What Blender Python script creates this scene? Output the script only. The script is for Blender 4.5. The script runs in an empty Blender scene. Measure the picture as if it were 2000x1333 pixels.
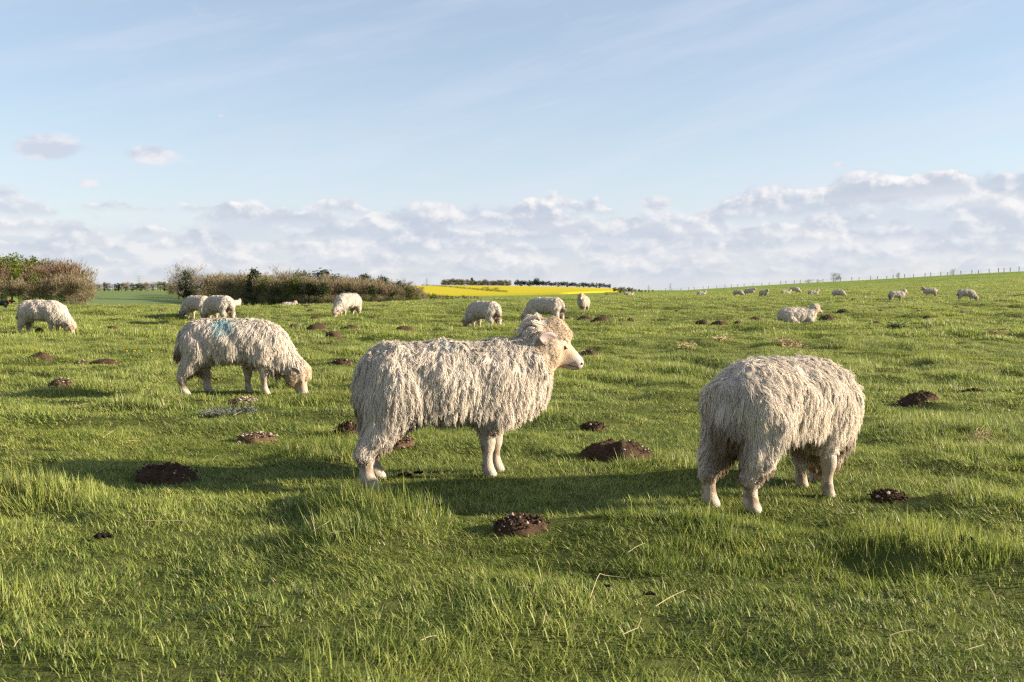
import bpy, math, random
import numpy as np
from mathutils import Vector, Matrix
from mathutils.bvhtree import BVHTree

scene = bpy.context.scene
C = scene.collection
R = math.radians

# ------------------------------------------------------------------ camera
FPX, HORIZON, CAM_H = 1944.0, 565.0, 1.04          # focal length and horizon in photo pixels, eye height (m)
cam_d = bpy.data.cameras.new('camera'); cam = bpy.data.objects.new('camera', cam_d); C.objects.link(cam)
cam_d.sensor_width = 36.0; cam_d.lens = 36.0 * FPX / 2000.0
cam_d.clip_start = 0.05; cam_d.clip_end = 30000
cam.location = (0, 0, CAM_H)
cam.rotation_euler = (R(90) - math.atan((666.5 - HORIZON) / FPX), 0, 0)
cam_d.dof.use_dof = True; cam_d.dof.focus_distance = 5.4; cam_d.dof.aperture_fstop = 9.0
scene.camera = cam

# ------------------------------------------------------------------ light
SUN_EL, SUN_BACK = R(17.0), R(2.0)                  # low sun from the right, a little behind the camera
to_sun = Vector((math.cos(SUN_EL) * math.cos(SUN_BACK), -math.cos(SUN_EL) * math.sin(SUN_BACK), math.sin(SUN_EL)))
sun_d = bpy.data.lights.new('sun', 'SUN'); sun = bpy.data.objects.new('sun', sun_d); C.objects.link(sun)
sun_d.energy = 5.0; sun_d.angle = R(0.55); sun_d.color = (1.0, 0.875, 0.71)
sun.rotation_euler = to_sun.to_track_quat('Z', 'Y').to_euler()
scene.view_settings.view_transform = 'Standard'; scene.view_settings.look = 'None'
scene.view_settings.exposure = 1.45; scene.view_settings.gamma = 1.0; scene.view_settings.use_curve_mapping = False
scene.cycles.use_denoising = False; scene.cycles.pixel_filter_type = 'BLACKMAN_HARRIS'; scene.cycles.filter_width = 1.3
scene.cycles.max_bounces = 6; scene.cycles.diffuse_bounces = 3; scene.cycles.transmission_bounces = 4
scene.cycles.transparent_max_bounces = 4; scene.cycles.caustics_reflective = False; scene.cycles.caustics_refractive = False


class S:
    """a node socket with arithmetic, to write node maths as formulas"""
    tree = None
    def __init__(s, k): s.k = k
    @staticmethod
    def op(o, *a, clamp=False):
        n = S.tree.nodes.new('ShaderNodeMath'); n.operation = o; n.use_clamp = clamp
        for i, v in enumerate(a):
            if isinstance(v, S): S.tree.links.new(v.k, n.inputs[i])
            else: n.inputs[i].default_value = v
        return S(n.outputs[0])
    def __add__(s, o): return S.op('ADD', s, o)
    __radd__ = __add__
    def __sub__(s, o): return S.op('SUBTRACT', s, o)
    def __rsub__(s, o): return S.op('SUBTRACT', o, s)
    def __mul__(s, o): return S.op('MULTIPLY', s, o)
    __rmul__ = __mul__
    def __truediv__(s, o): return S.op('DIVIDE', s, o)
    def clamp(s): return S.op('ADD', s, 0.0, clamp=True)

def vec(x, y, z):
    n = S.tree.nodes.new('ShaderNodeCombineXYZ')
    for i, v in enumerate((x, y, z)):
        if isinstance(v, S): S.tree.links.new(v.k, n.inputs[i])
        else: n.inputs[i].default_value = v
    return S(n.outputs[0])

def noise(v, scale, detail=4, rough=0.5, dist=0.0):
    n = S.tree.nodes.new('ShaderNodeTexNoise')
    n.inputs['Scale'].default_value = scale; n.inputs['Detail'].default_value = detail
    n.inputs['Roughness'].default_value = rough; n.inputs['Distortion'].default_value = dist
    if v is not None: S.tree.links.new(v.k, n.inputs['Vector'])
    return S(n.outputs[0])

def smooth(x, a, b):
    n = S.tree.nodes.new('ShaderNodeMapRange'); n.interpolation_type = 'SMOOTHSTEP'
    S.tree.links.new(x.k, n.inputs[0])
    n.inputs[1].default_value = a; n.inputs[2].default_value = b
    return S(n.outputs[0])

def mixc(f, a, b):
    n = S.tree.nodes.new('ShaderNodeMix'); n.data_type = 'RGBA'
    for sock, v in ((n.inputs[0], f), (n.inputs[6], a), (n.inputs[7], b)):
        if isinstance(v, S): S.tree.links.new(v.k, sock)
        elif isinstance(v, (int, float)): sock.default_value = v
        else: sock.default_value = (*v, 1)
    return S(n.outputs[2])

# ------------------------------------------------------------------ sky
world = bpy.data.worlds.new('World'); scene.world = world; world.use_nodes = True
nt = world.node_tree; nt.nodes.clear(); S.tree = nt
sky = nt.nodes.new('ShaderNodeTexSky'); sky.sky_type = 'NISHITA'; sky.sun_disc = False
sky.sun_elevation = SUN_EL; sky.sun_rotation = R(90) + SUN_BACK; sky.altitude = 150
sky.air_density = 1.0; sky.dust_density = 0.6; sky.ozone_density = 1.6
tc = nt.nodes.new('ShaderNodeTexCoord'); sep = nt.nodes.new('ShaderNodeSeparateXYZ')
nt.links.new(tc.outputs['Generated'], sep.inputs[0])
dx, dy, dz = (S(o) for o in sep.outputs)
A = S.op('ARCTAN2', dx, dy); E = S.op('ARCSINE', dz)
warp = noise(vec(A, E * 1.5, 3.0), 30, 3) - 0.5
def cloud_density(a, e):
    return (noise(vec(a * 0.70 + warp * 0.010, e * 1.30 + warp * 0.006, 0.37), 22, 8, 0.55) * 0.70 + noise(vec(a * 0.55, e * 1.9, 4.1), 11, 2, 0.5) * 0.30)
den = cloud_density(A, E)
den_sun = cloud_density(A + 0.005, E + 0.010)
top = 0.077 + 0.009 * S.op('SINE', A * 9.0 + 2.2) + 0.006 * S.op('SINE', A * 23.0 + 0.7) + smooth(A, 0.18, 0.42) * 0.034
def puff(px, py, wa, we, k):
    a0 = math.atan((px - 1000) / FPX); e0 = math.atan((HORIZON - py) / FPX * math.cos(a0))
    r = S.op('POWER', (A - a0) / wa, 2.0) + S.op('POWER', (E - e0) / we, 2.0)
    return S.op('EXPONENT', r * -1.0) * k
bias = ((top - E) / 0.022)
bias = S.op('MINIMUM', S.op('MAXIMUM', bias, -1.4), 1.0) * 0.26
bias = bias - smooth(S.op('SUBTRACT', 0.045, E), 0.0, 0.05) * 0.16
puffs = (puff(100, 292, .030, .011, .62) + puff(298, 304, .022, .008, .58) + puff(178, 361, .010, .005, .5) + puff(1278, 399, .018, .008, .58)
         + puff(1632, 324, .008, .003, .36) + puff(440, 231, .006, .002, .3))
m = smooth(den + bias, 0.46, 0.76) * 0.58
mp = smooth(den + puffs, 0.62, 0.86) * 0.85
alpha = 1.0 - (1.0 - m) * (1.0 - mp)
shade = smooth(den - den_sun + (den - 0.5) * 0.10, -0.05, 0.085)
ccol = mixc(shade * 0.75, (0.63, 0.68, 0.795), (0.98, 0.94, 0.945))
bil = noise(vec(A, E * 1.25, 5.3), 27, 8, 0.53)
bil2 = noise(vec(A + 0.0050, E * 1.25 + 0.0070, 5.3), 27, 8, 0.53)
rise = smooth(A, 0.16, 0.44)
for k_, (e0, hh_, fr, thr, amp, gain) in enumerate([(.010, .016, 13.0, .46, .010, 0.2), (.022, .020, 11.0, .43, .013, 0.4), (.036, .025, 9.0, .41, .016, 0.6), (.050, .028, 7.5, .42, .019, 0.8), (.064, .028, 6.0, .42, .022, 1.0), (.074, .030, 5.0, .50, .024, 1.0)]):
    nk = noise(vec(A, k_ * 3.7 + 0.5, 2.0 + k_), fr, 3, 0.55)
    thick = smooth(nk + rise * (0.05 * gain), thr - 0.06, thr + 0.17) * hh_
    base = e0 + rise * (0.020 * gain) + (noise(vec(A, 9.0 + k_, 0.0), 6.0, 2) - 0.5) * 0.008
    rel = (E - base + (bil - 0.5) * amp * -1.6) / (thick + 0.0012)
    mk_ = smooth(1.0 - rel, 0.0, 0.30) * smooth((E - base + (bil - 0.5) * amp * -0.35) / 0.006, -0.7, 0.9) * smooth(thick, 0.0012, 0.006)
    lit_ = smooth(rel * 0.42 + (bil - bil2) * 3.4, 0.0, 0.70)
    ck_ = mixc(lit_, (0.565, 0.625, 0.735), (1.05, 1.01, 0.985))
    fade_ = 0.46 + 0.06 * k_
    ccol = mixc(mk_ * fade_, ccol, ck_); alpha = 1.0 - (1.0 - alpha) * (1.0 - mk_ * fade_)
cirrus = noise(vec(A * 0.7 + E * 1.6, E * 8.0 - A * 2.2, 8.0), 3.4, 6, 0.62)
veil = smooth(cirrus, 0.36, 0.72) * 0.21 + 0.31
veil = veil + smooth(S.op('SUBTRACT', 0.22, E), 0.0, 0.22) * 0.34
b_sky = nt.nodes.new('ShaderNodeBackground'); b_sky.inputs[1].default_value = 0.070
nt.links.new(sky.outputs[0], b_sky.inputs[0])
b_veil = nt.nodes.new('ShaderNodeBackground'); b_veil.inputs[0].default_value = (0.735, 0.785, 0.905, 1); b_veil.inputs[1].default_value = 0.375
b_cl = nt.nodes.new('ShaderNodeBackground'); b_cl.inputs[1].default_value = 0.362
nt.links.new(ccol.k, b_cl.inputs[0])
mx1 = nt.nodes.new('ShaderNodeMixShader'); mx2 = nt.nodes.new('ShaderNodeMixShader'); wo = nt.nodes.new('ShaderNodeOutputWorld')
nt.links.new(veil.clamp().k, mx1.inputs[0]); nt.links.new(b_sky.outputs[0], mx1.inputs[1]); nt.links.new(b_veil.outputs[0], mx1.inputs[2])
nt.links.new(alpha.clamp().k, mx2.inputs[0]); nt.links.new(mx1.outputs[0], mx2.inputs[1]); nt.links.new(b_cl.outputs[0], mx2.inputs[2])
nt.links.new(mx2.outputs[0], wo.inputs[0])

# ------------------------------------------------------------------ helpers
def tag(o, label=None, cat=None, group=None, kind=None):
    for k, v in (('label', label), ('category', cat), ('group', group), ('kind', kind)):
        if v: o[k] = v
    return o

def mesh_np(name, v, quads=None, tris=None, mat=None, col=None, smooth_shade=True):
    me = bpy.data.meshes.new(name)
    v = np.asarray(v, np.float32); fl, n3, n4 = [], 0, 0
    if quads is not None and len(quads): n4 = len(quads); fl.append(np.asarray(quads, np.int32).ravel())
    if tris is not None and len(tris): n3 = len(tris); fl.append(np.asarray(tris, np.int32).ravel())
    loops = np.concatenate(fl)
    me.vertices.add(len(v)); me.vertices.foreach_set('co', v.ravel())
    me.loops.add(len(loops)); me.loops.foreach_set('vertex_index', loops)
    tot = np.concatenate([np.full(n4, 4, np.int32), np.full(n3, 3, np.int32)])
    st = np.concatenate([[0], np.cumsum(tot)[:-1]]).astype(np.int32)
    me.polygons.add(len(tot)); me.polygons.foreach_set('loop_start', st); me.polygons.foreach_set('loop_total', tot)
    me.polygons.foreach_set('use_smooth', np.full(len(tot), smooth_shade))
    me.update(calc_edges=True)
    if col is not None:
        a = me.color_attributes.new('Col', 'FLOAT_COLOR', 'POINT')
        c4 = np.ones((len(v), 4), np.float32); c4[:, :3] = col
        a.data.foreach_set('color', c4.ravel())
    if mat: me.materials.append(mat)
    return me

def link(name, me, parent=None, loc=None, rz=0.0):
    o = bpy.data.objects.new(name, me); C.objects.link(o)
    if loc is not None: o.location = loc
    if rz: o.rotation_euler[2] = rz
    o.parent = parent
    return o

def empty(name, loc, rz=0.0):
    o = bpy.data.objects.new(name, None); C.objects.link(o); o.location = loc; o.rotation_euler = (0, 0, rz)
    o.empty_display_size = 0.2
    return o

def copy_tree(o, parent=None):
    kids = list(o.children)
    c = o.copy(); C.objects.link(c); c.parent = parent
    for ch in kids: copy_tree(ch, c)
    return c

def hash2(i, j, seed):
    h = (i.astype(np.int64) * 374761393 + j.astype(np.int64) * 668265263 + seed * 2147483647) & 0xFFFFFFFF
    h = ((h ^ (h >> 13)) * 1274126177) & 0xFFFFFFFF
    return ((h ^ (h >> 16)) & 0xFFFF) / 65535.0

def vnoise(x, y, seed=0):
    x = np.asarray(x, float); y = np.asarray(y, float)
    i, j = np.floor(x), np.floor(y); fx, fy = x - i, y - j
    fx = fx * fx * fx * (fx * (fx * 6 - 15) + 10); fy = fy * fy * fy * (fy * (fy * 6 - 15) + 10)
    a, b, c, d = hash2(i, j, seed), hash2(i + 1, j, seed), hash2(i, j + 1, seed), hash2(i + 1, j + 1, seed)
    return (a + (b - a) * fx) * (1 - fy) + (c + (d - c) * fx) * fy

def sstep(a, b, x):
    t = np.clip((np.asarray(x, float) - a) / (b - a), 0, 1); return t * t * (3 - 2 * t)

# ------------------------------------------------------------------ terrain heights
COLS = [(-.80, [(30, 0), (60, 0), (100, -.8), (150, -1.5), (250, -2.1), (400, -3), (600, -2.5), (800, -.5), (1300, 1), (3000, 0)]),
        (-.53, [(30, 0), (60, 0), (100, -.9), (150, -1.6), (250, -2.2), (400, -3), (600, -2.5), (800, -.5), (1300, 1), (3000, 0)]),
        (-.41, [(30, 0), (60, 0), (100, -1.2), (150, -2.3), (250, -3.9), (350, -4.5), (500, -3.6), (800, -.3), (1300, .5), (3000, 0)]),
        (-.26, [(30, 0), (60, 0), (100, -1.3), (150, -2.9), (250, -5.2), (400, -6.4), (600, -4), (800, -1), (1300, 0), (3000, 0)]),
        (-.10, [(30, 0), (80, .05), (110, -.4), (150, -1.6), (250, -4), (400, -5.4), (600, -4), (800, -.6), (1000, 3.6), (1100, 5.0), (1200, 5.4), (2000, -6), (3000, -9)]),
        (.0, [(30, 0), (100, .03), (150, -1), (250, -2.8), (400, -3.6), (600, -3.5), (800, -1.6), (1000, 3.0), (1100, 4.5), (1200, 4.9), (2000, -6), (3000, -9)]),
        (.10, [(30, 0), (100, .05), (190, .05), (250, -.3), (400, -1.3), (600, -1.3), (800, -.3), (1000, 1.2), (1100, 2.2), (1200, 2.6), (2000, -6), (3000, -9)]),
        (.154, [(30, 0), (150, .15), (250, .25), (400, .12), (470, .0), (600, -1.5), (1000, -2.5), (3000, -9)]),
        (.30, [(30, 0), (60, .05), (100, .35), (150, .85), (250, 2.1), (380, 3.85), (450, 3.6), (700, 0), (3000, -9)]),
        (.515, [(30, 0), (60, .15), (100, .85), (150, 2.2), (200, 3.9), (250, 5.6), (292, 6.8), (340, 6.6), (600, 3), (3000, -9)]),
        (.80, [(30, 0), (60, .2), (100, 1.1), (150, 2.9), (200, 5.0), (260, 7.6), (320, 7.6), (600, 4), (3000, -9)])]
AZ0, AZ1, NA, ND = math.atan(-.80), math.atan(.80), 200, 420
_az = np.linspace(AZ0, AZ1, NA); _ld = np.linspace(0, math.log(6000), ND)
_ca = np.array([math.atan(c[0]) for c in COLS])
_prof = np.array([np.interp(np.exp(_ld), [p[0] for p in c[1]], [p[1] for p in c[1]]) for c in COLS])
for _ in range(3):
    p_ = np.pad(_prof, ((0, 0), (5, 5)), 'edge'); _prof = sum(p_[:, k:k + ND] for k in range(11)) / 11
_tab = np.array([np.interp(_az, _ca, _prof[:, j]) for j in range(ND)]).T
for _ in range(3):
    p_ = np.pad(_tab, ((4, 4), (0, 0)), 'edge'); _tab = sum(p_[k:k + NA] for k in range(9)) / 9

FLAT = ((-.38, 5.45, .8), (1.35, 4.95, .7), (-2.8, 9.9, .8), (.63, 5.95, .40), (.03, 4.2, .32), (-1.86, 5.35, .36))   # trodden even around the nearest sheep and molehills
def hummock(x, y):
    d = np.hypot(x, y)
    f = 1 - sstep(90, 220, d)
    wx = x + .35 * (vnoise(x / .7, y / .7, 31) - .5); wy = y + .35 * (vnoise(x / .7, y / .7, 32) - .5)
    n = 0.052 * (sstep(.22, .78, vnoise(wx / .58, wy / .46, 1)) - .5) + 0.035 * (vnoise(wx / .36, wy / .28, 2) - .5) + 0.035 * (vnoise(x / 3.1, y / 2.6, 3) - .5)
    for fx, fy, fr in FLAT: n = n * (1 - .7 * np.exp(-(((x - fx) / fr) ** 2 + ((y - fy) / (fr * .6)) ** 2) ** 2))
    n = n + sstep(12, 40, d) * 0.22 * (vnoise(x / 2.4, y / 1.9, 4) - .5)
    return n * (1.5 - .45 * (1 - sstep(6, 14, d))) * f * sstep(.6, 2.5, d)

def big(x, y):
    x = np.asarray(x, float); y = np.asarray(y, float)
    az = np.clip(np.arctan2(x, y), AZ0, AZ1); r = np.maximum(np.hypot(x, y), 1.0)
    d = np.maximum(r * np.cos(az), 1.0)
    ia = np.clip((az - AZ0) / (AZ1 - AZ0) * (NA - 1), 0, NA - 1.001); il = np.clip(np.log(d) / _ld[-1] * (ND - 1), 0, ND - 1.001)
    i, j = ia.astype(int), il.astype(int); fa, fl = ia - i, il - j
    z = (_tab[i, j] * (1 - fa) + _tab[i + 1, j] * fa) * (1 - fl) + (_tab[i, j + 1] * (1 - fa) + _tab[i + 1, j + 1] * fa) * fl
    return z

def ground(x, y):
    return big(x, y) + hummock(np.asarray(x, float), np.asarray(y, float))

_dd = np.exp(np.linspace(math.log(1.8), math.log(2500), 5000))
def hit(px, py, hum=True):
    """the point of the pasture that the photograph shows at that pixel"""
    x = (px - 1000) / FPX * _dd; z = CAM_H + (HORIZON - py) / FPX * _dd
    g = ground(x, _dd) if hum else big(x, _dd)
    k = np.argmax(g >= z)
    if k == 0: k = len(_dd) - 1
    return float(x[k]), float(_dd[k]), float(g[k])

def at(px, d):
    x = (px - 1000) / FPX * d
    return float(x), float(d), float(ground(x, d))

# ------------------------------------------------------------------ materials
def material(name):
    mt = bpy.data.materials.new(name); mt.use_nodes = True
    S.tree = mt.node_tree; S.tree.nodes.clear()
    out = S.tree.nodes.new('ShaderNodeOutputMaterial')
    return mt, out

def principled(out, color, rough=0.8, spec=0.3, bump=None, bump_d=0.01):
    n = S.tree.nodes.new('ShaderNodeBsdfPrincipled')
    if isinstance(color, S): S.tree.links.new(color.k, n.inputs['Base Color'])
    else: n.inputs['Base Color'].default_value = (*color, 1)
    if isinstance(rough, S): S.tree.links.new(rough.k, n.inputs['Roughness'])
    else: n.inputs['Roughness'].default_value = rough
    n.inputs['Specular IOR Level'].default_value = spec
    if bump is not None:
        b = S.tree.nodes.new('ShaderNodeBump'); b.inputs['Distance'].default_value = bump_d; b.inputs['Strength'].default_value = 1.0
        S.tree.links.new(bump.k, b.inputs['Height']); S.tree.links.new(b.outputs[0], n.inputs['Normal'])
    S.tree.links.new(n.outputs[0], out.inputs[0])
    return n

def leafy(out, color, trans=0.35, rough=0.6, spec=0.15):
    d = S.tree.nodes.new('ShaderNodeBsdfPrincipled'); t = S.tree.nodes.new('ShaderNodeBsdfTranslucent'); mx = S.tree.nodes.new('ShaderNodeMixShader')
    d.inputs['Roughness'].default_value = rough; d.inputs['Specular IOR Level'].default_value = spec
    for n_, s_ in ((d, 'Base Color'), (t, 'Color')):
        if isinstance(color, S): S.tree.links.new(color.k, n_.inputs[s_])
        else: n_.inputs[s_].default_value = (*color, 1)
    mx.inputs[0].default_value = trans
    S.tree.links.new(d.outputs[0], mx.inputs[1]); S.tree.links.new(t.outputs[0], mx.inputs[2]); S.tree.links.new(mx.outputs[0], out.inputs[0])

def geo_pos():
    n = S.tree.nodes.new('ShaderNodeNewGeometry'); return S(n.outputs['Position'])
def obj_pos():
    n = S.tree.nodes.new('ShaderNodeTexCoord'); return S(n.outputs['Object'])
def obj_rand():
    n = S.tree.nodes.new('ShaderNodeObjectInfo'); return S(n.outputs['Random'])
def attr(name):
    n = S.tree.nodes.new('ShaderNodeAttribute'); n.attribute_name = name; return S(n.outputs['Color'])
def attr_fac(name):
    n = S.tree.nodes.new('ShaderNodeAttribute'); n.attribute_name = name; return S(n.outputs['Fac'])

M = {}
G_DARK, G_MID, G_YEL, G_DRY = (.098, .148, .025), (.200, .262, .046), (.380, .405, .090), (.48, .41, .21)
def grass_color(p):
    f1 = noise(p, 0.55, 3, .55); f2 = noise(p, 2.6, 3, .6); f3 = noise(p, .12, 2, .5)
    c = mixc(smooth(f1 * .55 + f3 * .45, .38, .60), G_DARK, G_MID)
    c = mixc(smooth(f2 * .6 + f1 * .4, .42, .72) * .8, c, G_YEL)
    return mixc(smooth(noise(p, 1.7, 4, .65), .56, .74) * .45, c, (.36, .32, .13)), f1, f2
mt, out = material('ground_soil_and_grass'); p = geo_pos()
c, f1, f2 = grass_color(p)
ln_ = S.tree.nodes.new('ShaderNodeVectorMath'); ln_.operation = 'LENGTH'; S.tree.links.new(p.k, ln_.inputs[0])
thatch = mixc(noise(p, 14, 4, .65), (.045, .050, .015), (.095, .105, .030))  # soil and thatch, darkened further to paint shaded depth between blades
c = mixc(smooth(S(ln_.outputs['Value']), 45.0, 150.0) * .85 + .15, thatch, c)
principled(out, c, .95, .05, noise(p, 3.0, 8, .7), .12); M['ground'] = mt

mt, out = material('grass_blade'); p = geo_pos()
c, f1, f2 = grass_color(p)
rnd = obj_rand(); bl = attr_fac('blade')
c = mixc(smooth(bl, .5, .93) * .72, c, G_YEL)
c = mixc(smooth(bl, .45, .0) * .65, c, (.055, .095, .014)) if False else mixc((smooth(bl, .0, .45) * -.78 + .78), c, (.045, .078, .012))
c = mixc(smooth(rnd, .5, 1.0) * .35, c, (.25, .28, .045))
c = mixc(smooth(bl, .935, .945) * .85, c, G_DRY)
leafy(out, c, .42, .5, .30); M['grass'] = mt

mt, out = material('winter_wheat'); p = geo_pos()
c = mixc(noise(p, .02, 3), (.12, .165, .055), (.155, .20, .07))
w = S.tree.nodes.new('ShaderNodeTexWave'); w.inputs['Scale'].default_value = .06; w.inputs['Distortion'].default_value = 1.0
S.tree.links.new(p.k, w.inputs[0]); c = mixc(smooth(S(w.outputs[1]), .8, 1.0) * .35, c, (.17, .18, .08))
principled(out, c, .95, .05); M['wheat'] = mt

mt, out = material('rapeseed_flowers'); p = geo_pos()
c = mixc(noise(p, .03, 4, .6), (.56, .46, .025), (.72, .60, .035))
c = mixc(smooth(noise(p, .5, 3), .62, .8) * .5, c, (.30, .30, .03))
leafy(out, c, .25, .8, .05); M['rape'] = mt

mt, out = material('wool'); c = attr('Col')
leafy(out, c, .30, .85, .10); M['wool'] = mt
mt, out = material('sheep_skin'); c = attr('Col'); p = obj_pos()
c2 = mixc(noise(p, 70, 4, .6) * .40, c, (.22, .16, .11))
principled(out, c2, .85, .12, noise(p, 160, 3), .004); M['skin'] = mt
def plain(key, name, col, rough=.7, spec=.3, var=.25, scale=20.0):
    mt, out = material(name); p = obj_pos()
    dark = tuple(x * (1 - var) for x in col)
    principled(out, mixc(noise(p, scale, 4), dark, col), rough, spec); M[key] = mt
plain('ear', 'pink_ear_skin', (.42, .325, .30), .7, .2, .3, 40)
plain('eye', 'dark_eye', (.016, .011, .009), .4, .4, 0)
plain('nostril', 'dark_nostril', (.025, .018, .016), .6, .3, 0)
plain('hoof', 'pale_horn_hoof', (.17, .14, .11), .7, .2, .5, 60)
plain('eartag', 'ear_tag_black', (.02, .02, .022), .5, .3, .1)
plain('dog', 'black_dog_coat', (.012, .011, .011), .55, .35, .3)
plain('collar', 'orange_collar', (.70, .13, .03), .6, .3, .1)
mt, out = material('molehill_soil'); p = obj_pos()
c = mixc(noise(p, 14, 6, .7), (.042, .026, .017), (.135, .085, .054))
principled(out, c, 1.0, .05, noise(p, 45, 6, .75), .03); M['soil'] = mt
mt, out = material('dry_soil'); p = obj_pos()
c = mixc(noise(p, 14, 6, .7), (.085, .05, .028), (.22, .14, .085))
principled(out, c, 1.0, .05, noise(p, 45, 6, .75), .03); M['dry_soil'] = mt
plain('chalk', 'chalk_and_flint', (.40, .33, .26), .9, .2, .5, 30)
plain('dung', 'dark_dung', (.017, .013, .011), .95, .1, .4, 60)
plain('straw', 'dry_straw', (.46, .38, .22), .7, .2, .3, 15)
plain('hay', 'pale_hay', (.55, .42, .22), .8, .15, .45, 30)
plain('petal', 'dandelion_yellow', (.85, .55, .01), .7, .1, .2)
plain('stem', 'green_stem', (.10, .16, .03), .7, .2, .3)
plain('silver', 'silver_grey_leaf', (.20, .21, .17), .8, .1, .5, 30)
plain('thistle', 'dark_thistle_leaf', (.035, .075, .03), .6, .2, .4, 30)
plain('post', 'weathered_post', (.10, .085, .07), .9, .1, .4, 5)
plain('wire', 'steel_wire', (.22, .22, .22), .5, .4, .1)
plain('pylon', 'galvanised_steel', (.28, .30, .32), .6, .4, .1)
plain('bark', 'bark', (.20, .165, .12), .95, .05, .45, 2.0)
def foliage(key, a, b, trans=.3):
    mt, out = material('foliage_' + key); p = geo_pos()
    c = mixc(noise(p, .35, 4, .6), a, b); c = mixc(obj_rand() * .5, c, tuple((x + y) * .42 for x, y in zip(a, b)))
    leafy(out, c, trans, .8, .08); M[key] = mt
foliage('twig_red', (.125, .082, .053), (.205, .138, .088), .1)
foliage('twig_olive', (.175, .140, .080), (.285, .232, .138), .1)
foliage('twig_grey', (.16, .145, .115), (.26, .235, .19), .1)
foliage('leaf_fresh', (.085, .125, .014), (.19, .225, .03), .35)
foliage('leaf_olive', (.085, .105, .025), (.19, .19, .055), .3)
foliage('leaf_ivy', (.022, .042, .014), (.06, .085, .025), .15)
foliage('leaf_pine', (.028, .042, .026), (.065, .08, .045), .15)

# ------------------------------------------------------------------ the ground: one sheet to the horizon
def polar_sheet(name, azs, ds, lift, mat, hum=True, closed=False):
    aa, dd = np.meshgrid(azs, ds); x = np.sin(aa) * dd; y = np.cos(aa) * dd
    z = (ground(x, y) if hum else big(x, y)) + lift
    v = np.stack([x, y, z], -1).reshape(-1, 3); na, nd = len(azs), len(ds)
    j, i = np.meshgrid(np.arange(na if closed else na - 1), np.arange(nd - 1)); j2 = (j + 1) % na
    q = np.stack([i * na + j, i * na + j2, (i + 1) * na + j2, (i + 1) * na + j], -1).reshape(-1, 4)[:, ::-1]
    tris = None
    if closed:
        v = np.vstack([v, [[0, 0, float(ground(0., 0.01)) + lift]]]); k = np.arange(na)
        tris = np.stack([np.full(na, len(v) - 1), (k + 1) % na, k], -1)
    return mesh_np(name, v, q, tris, mat)
fine = np.linspace(R(-36), R(36), 400); rest = np.linspace(R(36), R(324), 74)[1:-1]
rings = np.exp(np.linspace(math.log(.8), math.log(9000), 640))
me = polar_sheet('pasture', np.concatenate([fine, rest]), rings, 0.0, M['ground'], True, True)
tag(link('pasture', me), 'rolling green pasture with hummocks', 'ground', kind='structure')

_Zg = ground(*(lambda a_, d_: (np.sin(a_) * d_, np.cos(a_) * d_))(*np.meshgrid(fine, rings)))
_exact = ground
def ground(x, y):
    """height of the pasture sheet itself, between its vertices too"""
    x = np.asarray(x, float); y = np.asarray(y, float); az = np.arctan2(x, y); d = np.hypot(x, y)
    ia = np.clip((az - fine[0]) / (fine[-1] - fine[0]) * (len(fine) - 1), 0, len(fine) - 1.001); il = np.clip(np.log(np.maximum(d, .81) / rings[0]) / math.log(rings[-1] / rings[0]) * (len(rings) - 1), 0, len(rings) - 1.001)
    i, j = il.astype(int), ia.astype(int); fi, fj = il - i, ia - j
    z = (_Zg[i, j] * (1 - fj) + _Zg[i, j + 1] * fj) * (1 - fi) + (_Zg[i + 1, j] * (1 - fj) + _Zg[i + 1, j + 1] * fj) * fi
    return np.where(np.abs(az) < fine[-1], z, _exact(x, y))

def px_az(px): return math.atan((px - 1000) / FPX)
def field(name, corners_px, d0, d1, lift, mat, label, nd=40, na=60, edge=None):
    azs = np.linspace(px_az(corners_px[0]), px_az(corners_px[1]), na); aa, tt = np.meshgrid(azs, np.linspace(0, 1, nd))
    n0 = d0(np.tan(aa) * FPX + 1000); n1 = d1(np.tan(aa) * FPX + 1000)
    y = n0 + (n1 - n0) * tt; x = np.tan(aa) * y
    z = big(x, y) + lift; z[0] -= lift + .3; z[-1] -= lift + .3; z[:, 0] -= lift + .3; z[:, -1] -= lift + .3
    v = np.stack([x, y, z], -1).reshape(-1, 3)
    j, i = np.meshgrid(np.arange(na - 1), np.arange(nd - 1))
    q = np.stack([i * na + j, i * na + j + 1, (i + 1) * na + j + 1, (i + 1) * na + j], -1).reshape(-1, 4)
    tag(link(name, mesh_np(name, v, q, None, mat)), label, 'field', kind='structure')
field('crop_field', (110, 620), lambda p: 300 + 0 * p, lambda p: np.interp(p, [110, 300, 340, 520, 620], [792, 792, 740, 330, 310]), .22, M['wheat'], 'even green crop field in the dip beyond the pasture')
field('rapeseed_field', (700, 1215), lambda p: np.interp(p, [700, 980, 1100, 1215], [640, 620, 600, 700]), lambda p: np.interp(p, [700, 1000, 1215], [1115, 1110, 1020]), 1.1, M['rape'], 'bright yellow rapeseed field on the far slope')

# ------------------------------------------------------------------ implicit surfaces for bodies
def sd_cone(P, a, b, ra, rb):
    a = np.asarray(a, np.float32); ab = np.asarray(b, np.float32) - a
    t = np.clip(((P - a) @ ab) / max(float(ab @ ab), 1e-9), 0, 1)
    return np.linalg.norm(P - a - t[:, None] * ab, axis=1) - (ra + (rb - ra) * t)
def sd_ell(P, c, r):
    q = P - np.asarray(c, np.float32); r = np.asarray(r, np.float32)
    k0 = np.linalg.norm(q / r, axis=1); k1 = np.linalg.norm(q / (r * r), axis=1) + 1e-9
    return k0 * (k0 - 1) / k1
def smin(a, b, k):
    h = np.clip(.5 + .5 * (b - a) / k, 0, 1); return b + (a - b) * h - k * h * (1 - h)

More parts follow.
